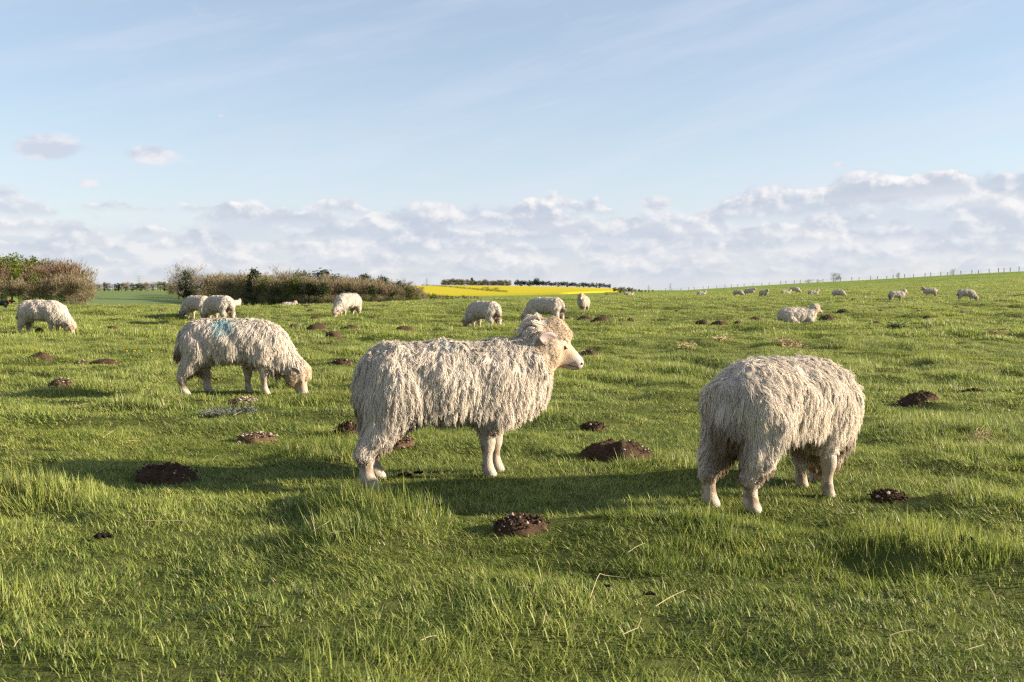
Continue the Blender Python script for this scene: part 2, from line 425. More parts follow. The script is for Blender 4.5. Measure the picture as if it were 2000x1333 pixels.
def surface_nets(F, org, h):
    nx, ny, nz = F.shape; ins = F < 0
    cnt = np.zeros((nx - 1, ny - 1, nz - 1), np.int8); acc = np.zeros((nx - 1, ny - 1, nz - 1, 3), np.float32); ne = np.zeros_like(cnt, dtype=np.float32)
    off = [(i, j, k) for i in (0, 1) for j in (0, 1) for k in (0, 1)]
    sl = lambda o: tuple(slice(o[a], F.shape[a] - 1 + o[a]) for a in range(3))
    for o in off: cnt += ins[sl(o)]
    act = (cnt > 0) & (cnt < 8); idx = np.nonzero(act)
    pos = np.zeros((len(idx[0]), 3), np.float32); ne = np.zeros(len(idx[0]), np.float32)
    for o in off:
        for ax in range(3):
            if o[ax] == 0:
                o2 = list(o); o2[ax] = 1
                f0 = F[idx[0] + o[0], idx[1] + o[1], idx[2] + o[2]]; f1 = F[idx[0] + o2[0], idx[1] + o2[1], idx[2] + o2[2]]
                mk = (f0 < 0) != (f1 < 0); t = np.where(mk, f0 / np.where(mk, f0 - f1, 1), 0)
                e = np.tile(np.array(o, np.float32), (len(t), 1)); e[:, ax] = t
                pos += e * mk[:, None]; ne += mk
    pos = pos / ne[:, None] + np.stack(idx, -1)
    vid = np.full(act.shape, -1, np.int64); vid[idx] = np.arange(len(pos))
    quads = []
    for ax in range(3):
        b, c = (ax + 1) % 3, (ax + 2) % 3
        s0 = [slice(1, -1)] * 3; s1 = [slice(1, -1)] * 3; s0[ax] = slice(0, -1); s1[ax] = slice(1, None)
        a0, a1 = ins[tuple(s0)], ins[tuple(s1)]; k = np.nonzero(a0 != a1)
        base = [k[0] + 1, k[1] + 1, k[2] + 1]; base[ax] = base[ax] - 1
        def cell(db, dc):
            q = list(base); q[b] = q[b] + db; q[c] = q[c] + dc; return vid[q[0], q[1], q[2]]
        q = np.stack([cell(-1, -1), cell(0, -1), cell(0, 0), cell(-1, 0)], -1)
        fl = ~a0[k]; q[fl] = q[fl][:, ::-1]; quads.append(q)
    return pos * h + np.asarray(org, np.float32), np.concatenate(quads)

def nrm(v): return v / (np.linalg.norm(v, axis=-1, keepdims=True) + 1e-9)

def solve(prims, lo, hi, h, lump=None):
    ax = [np.arange(lo[i], hi[i] + h, h, dtype=np.float32) for i in range(3)]
    P = np.stack(np.meshgrid(*ax, indexing='ij'), -1).reshape(-1, 3)
    d = None
    for kind, args, k in prims:
        f = sd_cone(P, *args) if kind == 'c' else sd_ell(P, *args)
        d = f if d is None else smin(d, f, k)
    if lump is not None: d = d + lump(P)
    return surface_nets(d.reshape([len(a) for a in ax]), lo, h)

# ------------------------------------------------------------------ tubes (locks of wool, straws, twigs)
def tubes(paths, radii, ref, sides=3, col=None):
    """paths (N,M,3), radii (N,M), ref (N,3): one thin tapered tube per path"""
    n, m_, _ = paths.shape
    t = nrm(np.gradient(paths, axis=1)); s = nrm(np.cross(t, ref[:, None, :])); u = np.cross(s, t)
    vs = []
    for a in range(sides):
        an = 2 * math.pi * a / sides
        vs.append(paths + radii[..., None] * (math.cos(an) * s + math.sin(an) * u))
    v = np.stack(vs, 2).reshape(-1, 3)
    i, j, k = np.meshgrid(np.arange(n), np.arange(m_ - 1), np.arange(sides), indexing='ij'); k2 = (k + 1) % sides
    b = (i * m_ + j) * sides
    q = np.stack([b + k, b + k2, b + sides + k2, b + sides + k], -1).reshape(-1, 4)
    cc = None if col is None else np.repeat(col.reshape(-1, 3) if col.ndim == 3 else np.repeat(col, m_, 0), sides, 0)
    return v, q, cc

def ribbons(paths, radii, ref, twist, col):
    n, m_, _ = paths.shape
    t = nrm(np.gradient(paths, axis=1)); s = nrm(np.cross(t, ref[:, None, :])); u = np.cross(s, t)
    w = (np.cos(twist)[:, None, None] * s + np.sin(twist)[:, None, None] * u) * radii[..., None]
    v = np.stack([paths - w, paths + w], 2).reshape(-1, 3)
    i, j = np.meshgrid(np.arange(n), np.arange(m_ - 1), indexing='ij'); b = (i * m_ + j) * 2
    q = np.stack([b, b + 1, b + 3, b + 2], -1).reshape(-1, 4)
    return v, q, np.repeat(col.reshape(-1, 3), 2, 0)

# ------------------------------------------------------------------ sheep
def unit(v): v = np.asarray(v, np.float32); return v / np.linalg.norm(v)

class Pose: pass
def pose(kind, seed=0, feet=None, head_yaw=0.0, ny=0.0, tail=True):
    p = Pose(); p.kind = kind; rs = np.random.RandomState(seed); pr = []
    dz = -.27 if kind == 'lying' else 0.0
    p.dz = dz
    pr.append(('e', ((-.03, 0, .54 + dz), (.45, .25, .212)), .05))
    pr.append(('e', ((-.30, 0, .525 + dz), (.215, .225, .235)), .06))
    pr.append(('e', ((.25, 0, .52 + dz), (.22, .215, .235)), .06))
    pr.append(('e', ((-.03, 0, .60 + dz), (.46, .17, .155)), .06))
    if kind in ('stand', 'lying'):
        pr.append(('e', ((.39, 0, .515 + dz), (.20, .175, .195)), .06))
        pr.append(('c', ((.36, 0, .58 + dz), (.54, 0, .70 + dz), .19, .130), .07))
        p.H = np.array((.575, 0, .815 + dz), np.float32)
        a = R(-29); f = np.array((math.cos(a) * math.cos(head_yaw), math.cos(a) * math.sin(head_yaw), math.sin(a)))
    else:
        pr.append(('e', ((.36, 0, .44), (.20, .19, .235)), .06))
        pr.append(('c', ((.36, 0, .48), (.595 - ny * .7, ny, .27), .19, .112), .07))
        p.H = np.array((.655 - ny * .9, ny * 1.15, .265), np.float32)
        a = R(-66); f = np.array((math.cos(a) * math.cos(head_yaw), math.cos(a) * math.sin(head_yaw), math.sin(a)))
    p.f = unit(f); p.s = unit(np.cross((0, 0, 1), p.f)); p.u = np.cross(p.f, p.s)
    hs = 1.12; p.hs = hs
    def hd(a_, b_, c_): return p.H + (a_ * p.f + b_ * p.s + c_ * p.u) * hs
    p.hd = hd
    pr.append(('c', (hd(-.01, 0, -.035), hd(.045, 0, -.03), .088 * hs, .08 * hs), .05))
    pr.append(('c', (hd(.06, 0, -.03), hd(.215, 0, -.058), .063 * hs, .033 * hs), .03))
    pr.append(('c', (hd(.05, 0, -.09), hd(.20, 0, -.088), .058 * hs, .024 * hs), .03))
    pr.append(('c', (hd(.222, .013, -.068), hd(.222, -.013, -.068), .028 * hs, .028 * hs), .015))
    pr.append(('c', (hd(.03, 0, .035), hd(.085, 0, .022), .05 * hs, .042 * hs), .03))
    for sd in (-1, 1):
        pr.append(('c', (hd(.082, sd * .05, -.012), hd(.115, sd * .043, -.03), .024 * hs, .018 * hs), .02))
        pr.append(('c', (hd(.0, sd * .05, -.08), hd(.06, sd * .045, -.10), .06 * hs, .045 * hs), .04))
    # tail
    if tail: pr.append(('c', ((-.50, 0, .60 + dz), (-.535, 0, max(.40 + dz, .12)), .045, .04), .05))
    p.feet = []
    if kind == 'lying':
        for sd in (-1, 1):
            pr.append(('c', ((-.26, sd * .19, .17), (-.05, sd * .25, .07), .10, .045), .05))
            pr.append(('c', ((.34, sd * .15, .15), (.44, sd * .17, .05), .09, .04), .05))
            pr.append(('c', ((.44, sd * .17, .05), (.28, sd * .20, .04), .038, .03), .03))
        p.feet = [(.27, -.20, .035), (.27, .20, .035)]
    else:
        ft = feet or ((-.40, -.13), (-.37, .13), (.25, -.085), (.29, .085))
        for i, (fx, fy) in enumerate(ft):
            sd = -1 if fy < 0 else 1
            if i < 2:
                pr.append(('c', ((-.33, sd * .11, .46), (-.39 + (fx + .40) * .4, sd * .125, .28), .14, .075), .05))
                pr.append(('c', ((-.39 + (fx + .40) * .4, sd * .125, .29), (fx - .03, fy, .19), .075, .045), .04))
                pr.append(('c', ((fx - .03, fy, .20), (fx - .015, fy, .06), .041, .032), .03))
                pr.append(('c', ((fx - .015, fy, .07), (fx + .022, fy, .022), .036, .034), .02))
            else:
                pr.append(('c', ((.25 + (fx - .25) * .6, sd * .10, .40), (fx - .006, fy * 1.05, .24), .105, .040), .05))
                pr.append(('c', ((fx - .006, fy * 1.05, .25), (fx, fy, .07), .034, .026), .03)); pr.append(('c', ((fx + .006, fy * 1.05, .205), (fx + .004, fy * 1.05, .185), .036, .034), .02))
                pr.append(('c', ((fx, fy, .07), (fx + .025, fy, .022), .031, .032), .02))
            p.feet.append((fx + .03, fy, .0))
    p.prims = pr
    return p

def head_coords(p, P):
    q = (P - p.H) / p.hs; return q @ p.f, q @ p.s, q @ p.u

def near_head(p, a, b, c): return (a > -.03) & (a < .30) & (np.abs(b) < .14) & (c > -.17) & (c < .12)

WOOL = np.array((.76, .675, .56)); DIRT = np.array((.17, .105, .058)); GREY = np.array((.52, .465, .395)); TEAL = np.array((.075, .33, .40))
def body_colors(p, V, rs):
    a, b, c = head_coords(p, V); col = np.tile(WOOL * .62, (len(V), 1)); st_ = (np.exp(-((V[:, 1] / .10) ** 4)) * (1 - sstep(-.44, -.30, V[:, 0])) * (1 - sstep(.40, .52, V[:, 2] - p.dz)) * (V[:, 2] > .17))[:, None]; col = col * (1 - st_ * .85) + DIRT * st_ * .85  # undercoat darkened as painted shade between locks; the seat stain is dirt
    hd_ = near_head(p, a, b, c)
    white = np.array((.52, .45, .385)); tan = np.array((.45, .315, .205))
    t = sstep(.13, .225, a)[:, None]; face = tan * (1 - t) + white * t
    eye = np.exp(-(((a - .10) / .03) ** 2 + ((c + .02) / .02) ** 2))[:, None]; face = face * (1 - eye * .6) + np.array((.60, .50, .42)) * eye * .6
    k = sstep(.04, .10, a) * hd_; col = col * (1 - k[:, None]) + face * k[:, None]
    if p.kind != 'lying':
        w = (1 - sstep(.16, .26, V[:, 2])) * (~hd_ if p.kind != 'stand' else 1)
        leg = np.array((.48, .40, .31)); n = vnoise(V[:, 2] * 30 + V[:, 0] * 20, V[:, 1] * 40 + V[:, 2] * 12, 9)[:, None]
        leg = leg * (1 - np.array((.50, .56, .62)) * sstep(.42, .75, n)) ; low = (1 - sstep(.03, .09, V[:, 2]))[:, None]
        leg = leg * (1 - low) + np.array((.50, .44, .365)) * low
        col = col * (1 - w[:, None]) + leg * w[:, None]
    return col

def fleece(p, V, Q, guides, kids, seed, radius, rings=8, mark=None, windy=False, scale=1.0):
    rs = np.random.RandomState(seed)
    tr = np.vstack([Q[:, [0, 1, 2]], Q[:, [0, 2, 3]]])
    bvh = BVHTree.FromPolygons([Vector(v) for v in V.tolist()], Q.tolist())
    A_, B_, C_ = V[tr[:, 0]], V[tr[:, 1]], V[tr[:, 2]]
    nn = np.cross(B_ - A_, C_ - A_); ar = np.linalg.norm(nn, axis=1); cen = (A_ + B_ + C_) / 3; fn = nrm(nn)
    a, b, c = head_coords(p, cen); hd_ = near_head(p, a, b, c)
    # how long the wool is, and where none grows
    L = np.full(len(cen), .090)
    L = np.where(fn[:, 2] > .75, .060, L)
    z = cen[:, 2] - p.dz
    if p.kind != 'lying':
        hind = cen[:, 0] < -.1
        cut = np.where(hind, .19, .27)
        hem = np.where(cen[:, 0] < -.24, .235, np.where(cen[:, 0] > .36, .36, .285)); L = np.where((cen[:, 0] > .40) & (fn[:, 0] > .3), np.minimum(L, .06), L); L = np.minimum(L, np.maximum(.026, (z - hem) * .8 + .005)); L = np.where((fn[:, 2] < -.25) & (z < .42), .034, L)
        low = (z < cut) & ~hd_ & (~((p.kind == 'graze') & (cen[:, 0] > .40)))
        L = np.where(low, np.where(hind, .012, .0), L); L = np.where(low & (z < .145), 0, L)
    neck = (a > -.20) & (a < .0) & (np.abs(b) < .25) & (c > -.22) & (c < .2)
    L = np.where(neck, .075, L)
    L = np.where(hd_, .024, L)
    top = hd_ & (c > .012) & (a < .115); L = np.where(top, .024, L)
    bare = hd_ & (((a > .062) & (c > -.058) & ~top) | (a > .118) | ((a > .098) & (c > -.10) & ~top))
    L = np.where(bare, 0, L)
    wt = ar * (L > 0) * np.where(bare, 5.0, np.where(hd_, 2.6, 1.0)) * np.where((L < .025) & ~hd_, .9, 1.0)
    pick = rs.choice(len(tr), guides, p=wt / wt.sum())
    r1, r2 = rs.rand(guides, 1) ** .5, rs.rand(guides, 1)
    root = A_[pick] * (1 - r1) + B_[pick] * r1 * (1 - r2) + C_[pick] * r1 * r2
    n0 = fn[pick]; Lg = L[pick] * (0.55 + .75 * rs.rand(guides)) * scale; hg = hd_[pick]; ng = neck[pick]; cg = c[pick]; ag = a[pick]
    steps = rings - 1
    G = np.zeros((guides, rings, 3)); G[:, 0] = root
    nz = lambda q, s_: vnoise(q[:, 0] * 9 + s_ * 7.3, q[:, 2] * 9 + q[:, 1] * 6, s_) - .5
    D = np.stack([-.12 + .45 * nz(root, 1), .4 * nz(root, 2), -np.ones(guides)], -1) + rs.normal(0, .10, (guides, 3))
    upf = n0[:, 2] > .55
    D[upf, 1] += np.sign(root[upf, 1] + 1e-4) * .55; D[upf] += (rs.rand(upf.sum(), 3) - .5) * 1.1
    bg = bare[pick]; hg = hg & ~bg
    D[hg] += (rs.rand(hg.sum(), 3) - .5) * 1.8
    D[bg] = -p.f + (rs.rand(bg.sum(), 3) - .5) * .8
    if windy:                                    # ruff behind the head, blown up and back
        rf = ng & (cg > -.09) & (ag < -.02)
        Lg[rf] = .066 * (.6 + .7 * rs.rand(rf.sum()))
        k = sstep(-.08, .02, cg[rf])[:, None]
        D[rf] = D[rf] * (1 - k) + k * (np.array((-1.0, 0, .02)) + (rs.rand(rf.sum(), 3) - .5) * .7)
    D = nrm(D)
    lift = .002 + .006 * rs.rand(guides) + .010 * (rs.rand(guides) < .05)
    if windy: lift = np.where((ng | hg) & (cg > -.04) & (ag < .03), .012 + .020 * rs.rand(guides), lift)
    lift = np.where(L[pick] < .012, .0022, np.where(L[pick] < .025, .004, lift))
    for g in range(guides):
        pos = Vector(root[g]); d0 = Vector(D[g]); ds = Lg[g] / steps; n_ = Vector(n0[g]); cur = (d0 - n_ * d0.dot(n_)).normalized() if n_.z > -.5 else d0
        for s_ in range(1, rings):
            if n_.z > -.25:
                t_ = d0 - n_ * d0.dot(n_); cur = (cur + t_ * .8).normalized()
                nx = pos + cur * ds
                lc, nn_, _, _ = bvh.find_nearest(nx)
                if nn_.dot(n_) > .2:
                    n_ = nn_
                    off = lift[g] * min(1.0, s_ / 3.0) * (1 + .5 * s_ / rings)
                    hgt = (nx - lc).dot(n_)
                    nx = lc + n_ * (off * .6 + max(hgt, 0) * .4)
            else:
                cur = (cur * .6 + Vector((d0.x * .3, d0.y * .3, -1)) * .5).normalized(); nx = pos + cur * ds
            pos = nx; G[g, s_] = pos
    # several thin locks gather round each guide and meet towards its tip
    N = guides * kids; gi = np.repeat(np.arange(guides), kids)
    tt = np.linspace(0, 1, rings)[None, :, None]
    t0 = nrm(G[:, 1] - G[:, 0])[gi]; n0k = n0[gi]; sd_ = nrm(np.cross(n0k, t0))
    sprk = np.where(L[pick] < .012, .35, 1.0)[gi][:, None]; spread = .021 * (18 / max(guides / 100, 6)) ** .5 * 1.15
    ang = rs.rand(N, 1) * 2 * math.pi; rad = spread * sprk * rs.rand(N, 1) ** .5
    offv = sd_ * np.cos(ang) * rad + t0 * np.sin(ang) * rad * 1.3
    conv = (.35 + .5 * rs.rand(N, 1))[:, None]
    P = G[gi] + offv[:, None, :] * (1 - conv * tt ** 1.2) + n0k[:, None, :] * (rs.rand(N, 1) * sprk - .45 * sprk)[:, None] * .008
    curl = hg[gi][:, None, None]
    amp = np.where(curl, .0060, .0020 + .0028 * rs.rand(N, 1, 1)) * sprk[:, None] * np.minimum(1, tt * 2.5)
    fq = np.where(curl, 1.6, 1.5 + 1.3 * rs.rand(N, 1, 1)) * 2 * math.pi; ph = rs.rand(N, 1, 1) * 6.28
    P = P + sd_[:, None, :] * amp * np.sin(fq * tt + ph) + n0k[:, None, :] * amp * .8 * np.cos(fq * tt + ph)
    rr = radius * (.65 + .7 * rs.rand(N, 1)) * np.where(hg[gi][:, None], .8, 1) * np.where((L[pick] < .012)[gi][:, None], .45, np.where((L[pick] < .025)[gi][:, None], .7, 1))
    prof = np.interp(np.linspace(0, 1, rings), [0, .15, .5, .8, 1], [.8, 1, .85, .45, .06])[None, :]
    rad_ = rr * prof
    # colour of each lock: cream, greyer or yellower, dirt on belly, between the hind legs and at the knees
    q = root[gi]; k1 = rs.rand(N, 1); patch = vnoise(q[:, 0] * 7, q[:, 2] * 5 + q[:, 1] * 4, 5)[:, None]
    col = WOOL * (.86 + .22 * k1)
    streak = vnoise(q[:, 0] * 34 + q[:, 1] * 20, q[:, 2] * 6, 8)[:, None]; g_ = np.clip(sstep(.42, .8, patch) * .5 + sstep(.45, .8, streak) * .55, 0, .9) * (.5 + .5 * rs.rand(N, 1)); col = col * (1 - g_) + GREY * g_
    zz = q[:, 2:3] - p.dz; nzk = n0k[:, 2:3]
    belly = (1 - sstep(.26, .36, zz)) * sstep(.05, -.5, -(-nzk)) if False else (1 - sstep(.24, .38, zz)) * (1 - sstep(-.6, -.1, nzk))
    seat = np.exp(-((q[:, 1:2] / .12) ** 4)) * (1 - sstep(-.44, -.28, q[:, 0:1])) * (1 - sstep(.42, .58, zz))
    if p.kind == 'lying': belly *= 0
    dk = np.clip(belly * .75 + seat, 0, .95) * (.75 + .25 * rs.rand(N, 1)); col = col * (1 - dk) + DIRT * dk
    fk = (L[pick] < .012)[gi]; fcol = body_colors(p, root, rs)[gi] * (.85 + .3 * k1) * 1.05; col = np.where(fk[:, None], fcol, col)
    hgk = hg[gi][:, None]; col = np.where(hgk, col * np.array((1.02, .93, .80)), col)
    cc = np.repeat(col[:, None, :], rings, 1)
    if mark is not None:
        (mx_, my_, mz_), mr, mk = mark
        Pm = P
        dist = np.sqrt((((Pm - np.array((mx_, my_, mz_))) / np.array((mr, 1.0 * mr, 1.15 * mr))) ** 2).sum(-1))
        w = (1 - sstep(.6, 1.15, dist + .5 * (vnoise(Pm[..., 0] * 30, Pm[..., 2] * 30, 6) - .5))) * mk * (.55 + .45 * rs.rand(N, 1))
        cc = cc * (1 - w[..., None]) + TEAL * w[..., None] * (1.0 + .5 * rs.rand(N, 1, 1))
    return ribbons(P, rad_, n0k, rs.normal(0, .55, N), cc)

def blob(name, c, r, mat, rot=None, seg=10):
    th = np.linspace(0, math.pi, seg // 2 + 2)[1:-1]; ph = np.linspace(0, 2 * math.pi, seg, endpoint=False)
    v = [(0, 0, 1)] + [(math.sin(t) * math.cos(f), math.sin(t) * math.sin(f), math.cos(t)) for t in th for f in ph] + [(0, 0, -1)]
    v = np.array(v) * np.asarray(r); v = (v @ np.asarray(rot).T if rot is not None else v) + np.asarray(c)
    n, k = len(ph), len(th); tr, q = [], []
    for j in range(n):
        tr.append((0, 1 + j, 1 + (j + 1) % n)); b = 1 + (k - 1) * n; tr.append((len(v) - 1, b + (j + 1) % n, b + j))
        for i in range(k - 1): a_ = 1 + i * n; q.append((a_ + j, a_ + n + j, a_ + n + (j + 1) % n, a_ + (j + 1) % n))
    return mesh_np(name, v, q, tr, mat)

def ear_mesh(p, sd, on):
    base = on(.045, -.022, sd, .010)
    d = unit(sd * p.s * .55 - p.f * .80 - p.u * .22); w = unit(p.u - d * float(p.u @ d)); up = np.cross(d, w) * -sd * -1
    if float(up @ p.s) * sd < 0: up = -up
    rows, cols = 7, 5; V = []
    for i in range(rows):
        t = i / (rows - 1); wd = .042 * math.sin(math.pi * min(1, .18 + t * .80)) ** .8
        for j in range(cols):
            s_ = j / (cols - 1) * 2 - 1
            V.append(base + d * (.115 * t) + w * wd * s_ + up * (-.016 * (1 - s_ * s_) * math.sin(math.pi * (t * .8 + .2)) - .012 * t * t))
    V = np.array(V); V2 = V + up * .005
    q = []
    for i in range(rows - 1):
        for j in range(cols - 1):
            a_ = i * cols + j; q.append((a_, a_ + 1, a_ + cols + 1, a_ + cols)); o = len(V); q.append((o + a_, o + a_ + cols, o + a_ + cols + 1, o + a_ + 1))
    o = len(V)
    rim = [i * cols for i in range(rows)] + [(rows - 1) * cols + j for j in range(1, cols)] + [i * cols + cols - 1 for i in range(rows - 2, -1, -1)]
    for a_, b_ in zip(rim[:-1], rim[1:]): q.append((a_, b_, o + b_, o + a_))
    return mesh_np('ear', np.vstack([V, V2]), q, None, M['ear'])

def make_sheep(kind, seed, guides, kids, radius, res, rings=8, mark=None, windy=False, feet=None, head_yaw=0.0, parts=True, scale=1.0, ny=0.0, tail=True):
    p = pose(kind, seed, feet, head_yaw, ny, tail); rs = np.random.RandomState(seed)
    sx = rs.rand(6) * 6.28
    def lump(P):
        return (.010 * np.sin(P[:, 0] * 21 + sx[0] + 2 * np.sin(P[:, 2] * 9)) * np.sin(P[:, 2] * 13 + sx[1]) + .006 * np.sin(P[:, 0] * 37 + sx[2]) * np.sin(P[:, 1] * 29 + sx[3] + P[:, 2] * 17)) * np.clip((P[:, 2] - .22 + (.4 if kind == 'lying' else 0)) * 6, 0, 1) * (P[:, 0] < .52)
    V, Q = solve(p.prims, (-.68, -.36, -.03), (.92, .36, 1.02 if kind == 'stand' else .84), res, lump)
    root = empty('sheep', (0, 0, 0))
    link('body', mesh_np('body', V, Q, None, M['skin'], body_colors(p, V, rs)), root)
    v, q, cc = fleece(p, V, Q, guides, kids, seed + 5, radius, rings, mark, windy, scale)
    link('fleece', mesh_np('fleece', v, q, None, M['wool'], cc), root)
    if parts:
        bv = BVHTree.FromPolygons([Vector(v_) for v_ in V.tolist()], Q.tolist())
        def on(a_, c_, sd, out=0.0):
            o_ = p.hd(a_, sd * .4, c_); h_ = bv.ray_cast(Vector(o_), Vector(-sd * p.s))[0]
            return (np.array(h_) if h_ is not None else p.hd(a_, sd * .06, c_)) + sd * p.s * out
        for sd in (-1, 1):
            link('ear', ear_mesh(p, sd, on), root)
            rot = np.stack([p.f, p.s, p.u], 1)
            link('eye', blob('eye', on(.114, -.024, sd, -.0005), (.0190, .0065, .0050), M['eye'], rot @ np.array(Matrix.Rotation(.22, 3, 'Y'))), root)
            link('nostril', blob('nostril', on(.234, -.056, sd, -.002), (.011, .007, .006), M['nostril'], rot @ np.array(Matrix.Rotation(sd * .5, 3, 'Z'))), root)
        lip = lambda sd: [on(.165, -.098, sd), on(.195, -.092, sd), on(.220, -.084, sd), on(.238, -.080, sd)]
        pts = np.array([lip(-1) + [p.hd(.251, 0, -.078)] + lip(1)[::-1]])
        v, q, _ = tubes(pts, np.array([[.0012, .0026, .0026, .002, .0015, .002, .0026, .0026, .0012]]), p.u[None, :], 4)
        link('mouth', mesh_np('mouth', v, q, None, M['nostril']), root)
        for fx, fy, fz in p.feet:
            hv = np.array([(-.040, -.027, 0), (-.040, .027, 0), (.040, .022, 0), (.040, -.022, 0), (-.034, -.024, .045), (-.034, .024, .045), (.012, .020, .048), (.012, -.020, .048)]) + np.array((fx, fy, fz - .005))
            link('hoof', mesh_np('hoof', hv, [(0, 3, 2, 1), (4, 5, 6, 7), (0, 1, 5, 4), (1, 2, 6, 5), (2, 3, 7, 6), (3, 0, 4, 7)], None, M['hoof'], None, False), root)
    return root

def place(root, px, d, yaw_deg, label, group='sheep of the flock', size=1.0, z=None):
    x = (px - 1000) / FPX * d
    c, s_ = math.cos(R(yaw_deg)), math.sin(R(yaw_deg))
    zs = [float(ground(x + c * fx - s_ * fy, d + s_ * fx + c * fy)) for fx in (-.38, .26) for fy in (-.12, .12)]
    root.location = (x, d, (sum(zs) / 4) - .012 if z is None else z); root.rotation_euler = (0, 0, R(yaw_deg)); root.scale = (size,) * 3
    tag(root, label, 'sheep', group)
    return root

s = make_sheep('stand', 11, 4600, 9, .0018, .0095, 8, tail=False, mark=((-.03, -.12, .765), .07, .22), windy=True, feet=((-.46, -.15), (-.37, .12), (.21, -.06), (.30, .075)), head_yaw=R(-12))
place(s, 874, 5.44, 19, 'large shaggy cream sheep standing with head raised and a windblown ruff behind its ear', size=1.0)
s = make_sheep('graze', 23, 4600, 9, .0018, .0095, 8, head_yaw=R(50), ny=.12, feet=((-.40, -.10), (-.44, .13), (.20, -.14), (.30, .09)))
place(s, 1534, 4.93, 40, 'round shaggy sheep grazing with its dirty rump and dark tail turned to the camera', size=.935)
s = make_sheep('graze', 37, 3200, 7, .0028, .0105, 7, mark=((-.06, -.16, .68), .125, .78), feet=((-.45, -.12), (-.28, .13), (.32, -.10), (.12, .10)))
place(s, 455, 9.95, 4, 'cream sheep grazing side-on with a turquoise paint mark on its back')

pg = make_sheep('graze', 41, 1500, 5, .0048, .0125, 5, scale=.62)
ps = make_sheep('stand', 52, 1500, 5, .0048, .0125, 5, scale=.62)
pl = make_sheep('lying', 63, 1300, 5, .0048, .0125, 5, scale=.62)
used = set()
def more(proto, *a, **k):
    o = proto if proto.name not in used else copy_tree(proto)
    used.add(proto.name)
    return place(o, *a, **k)
more(pg, 82, 22.5, -6, 'pale sheep grazing in front of the mixed wood with dark eyes and muzzle down', size=1.05)
more(pg, 385, 34, 150, 'sheep half hidden behind the sheep with the dirty seat', size=1.1)
more(pg, 428, 30, 142, 'pale sheep with a dirty seat grazing beyond the turquoise-marked sheep', size=1.12)
more(ps, 461, 78, 75, 'small distant sheep with head up on the crest beside the grazing pair')
more(pl, 563, 80, 8, 'distant sheep lying on the crest in front of the long brown wood')
more(pg, 680, 35, 244, 'sheep grazing head-on with its nose in the grass before the long wood', size=1.15)
more(pg, 945, 27.0, 136, 'pale sheep grazing with its tail towards the camera below the yellow field', size=1.06)
more(pg, 1066, 30, 152, 'grazing sheep behind the raised head of the large shaggy sheep', size=1.12)
more(ps, 1139, 46, 258, 'sheep standing alert and facing the camera in front of the yellow field', size=1.08)
more(pl, 1224, 190, 5, 'tiny sheep lying by the dark scrub at the end of the yellow field')
more(pl, 1229, 150, 8, 'tiny sheep lying in the grass below the dark scrub')
more(pl, 1369, 125, 4, 'small distant sheep lying with head up, apart from the others on the slope')
more(pg, 1441, 108, -30, 'small rounded sheep grazing at the yellow-field end of the row on the slope')
more(ps, 1463, 108, -20, 'small sheep standing between a grazing one and a front-facing one')
more(ps, 1491, 95, -65, 'small distant sheep facing down the slope with its head high')
more(pl, 1533, 108, 6, 'distant sheep lying in front of a standing one on the slope')
more(pg, 1551, 112, -25, 'distant sheep grazing right behind a lying one')
more(pl, 1587, 105, 3, 'distant sheep stretched low in the grass on the slope')
more(pg, 1637, 88, -28, 'distant sheep grazing alone below the round fence-line bush')
more(ps, 1750, 66, 8, 'sheep standing side-on with head up on the hill slope')
more(ps, 1816, 82, 172, 'smaller sheep standing with its head turned back towards the standing neighbour')
more(pg, 1886, 64, -8, 'pale sheep grazing near the end of the flock on the hill slope')
more(pl, 1555, 30, 8, 'sheep lying in the grass with head raised beside a dark molehill', size=1.05)

# ------------------------------------------------------------------ dog
def make_dog():
    pr = [('e', ((-.02, 0, .46), (.30, .115, .125)), .04), ('e', ((.20, 0, .45), (.15, .12, .15)), .05), ('e', ((-.26, 0, .46), (.14, .10, .12)), .05),
          ('c', ((.28, 0, .50), (.47, 0, .56), .085, .065), .05), ('c', ((.49, 0, .575), (.55, 0, .57), .072, .062), .03), ('c', ((.55, 0, .555), (.68, 0, .525), .048, .032), .03),
          ('c', ((-.38, 0, .50), (-.72, 0, .52), .028, .014), .03)]
    for sd in (-1, 1):
        pr += [('c', ((.22, sd * .08, .42), (.16, sd * .085, .24), .065, .035), .03), ('c', ((.16, sd * .085, .24), (.26, sd * .085, .09), .03, .024), .02), ('c', ((.26, sd * .085, .09), (.31, sd * .085, .03), .026, .028), .02),
               ('c', ((-.28, sd * .08, .42), (-.24, sd * .09, .25), .09, .045), .03), ('c', ((-.24, sd * .09, .25), (-.40, sd * .09, .15), .04, .028), .02), ('c', ((-.40, sd * .09, .15), (-.36, sd * .09, .03), .026, .028), .02)]
    V, Q = solve(pr, (-.78, -.2, -.02), (.76, .2, .70), .012)
    root = empty('dog', (0, 0, 0)); link('body', mesh_np('body', V, Q, None, M['dog']), root)
    for sd in (-1, 1):
        link('ear', blob('ear', (.475, sd * .075, .555), (.035, .012, .055), M['dog']), root)
        link('eye', blob('eye', (.58, sd * .045, .585), (.009, .006, .008), M['eye'], None, 8), root)
    th = np.linspace(0, 2 * math.pi, 15); ax = unit((.19, 0, .06)); up = np.cross(ax, (0, 1, 0))
    ring = np.array([np.array((.405, 0, .535)) + .082 * (math.cos(t) * np.array((0, 1, 0)) + math.sin(t) * up) for t in th])[None]
    v, q, _ = tubes(ring, np.full((1, 15), .014), np.array([ax]), 5); link('collar', mesh_np('collar', v, q, None, M['collar']), root)
    return root
dg = make_dog(); x, y, z = at(3, 47); dg.location = (x, y, float(big(x, y)) - .08); dg.rotation_euler = (0, 0, R(-4))
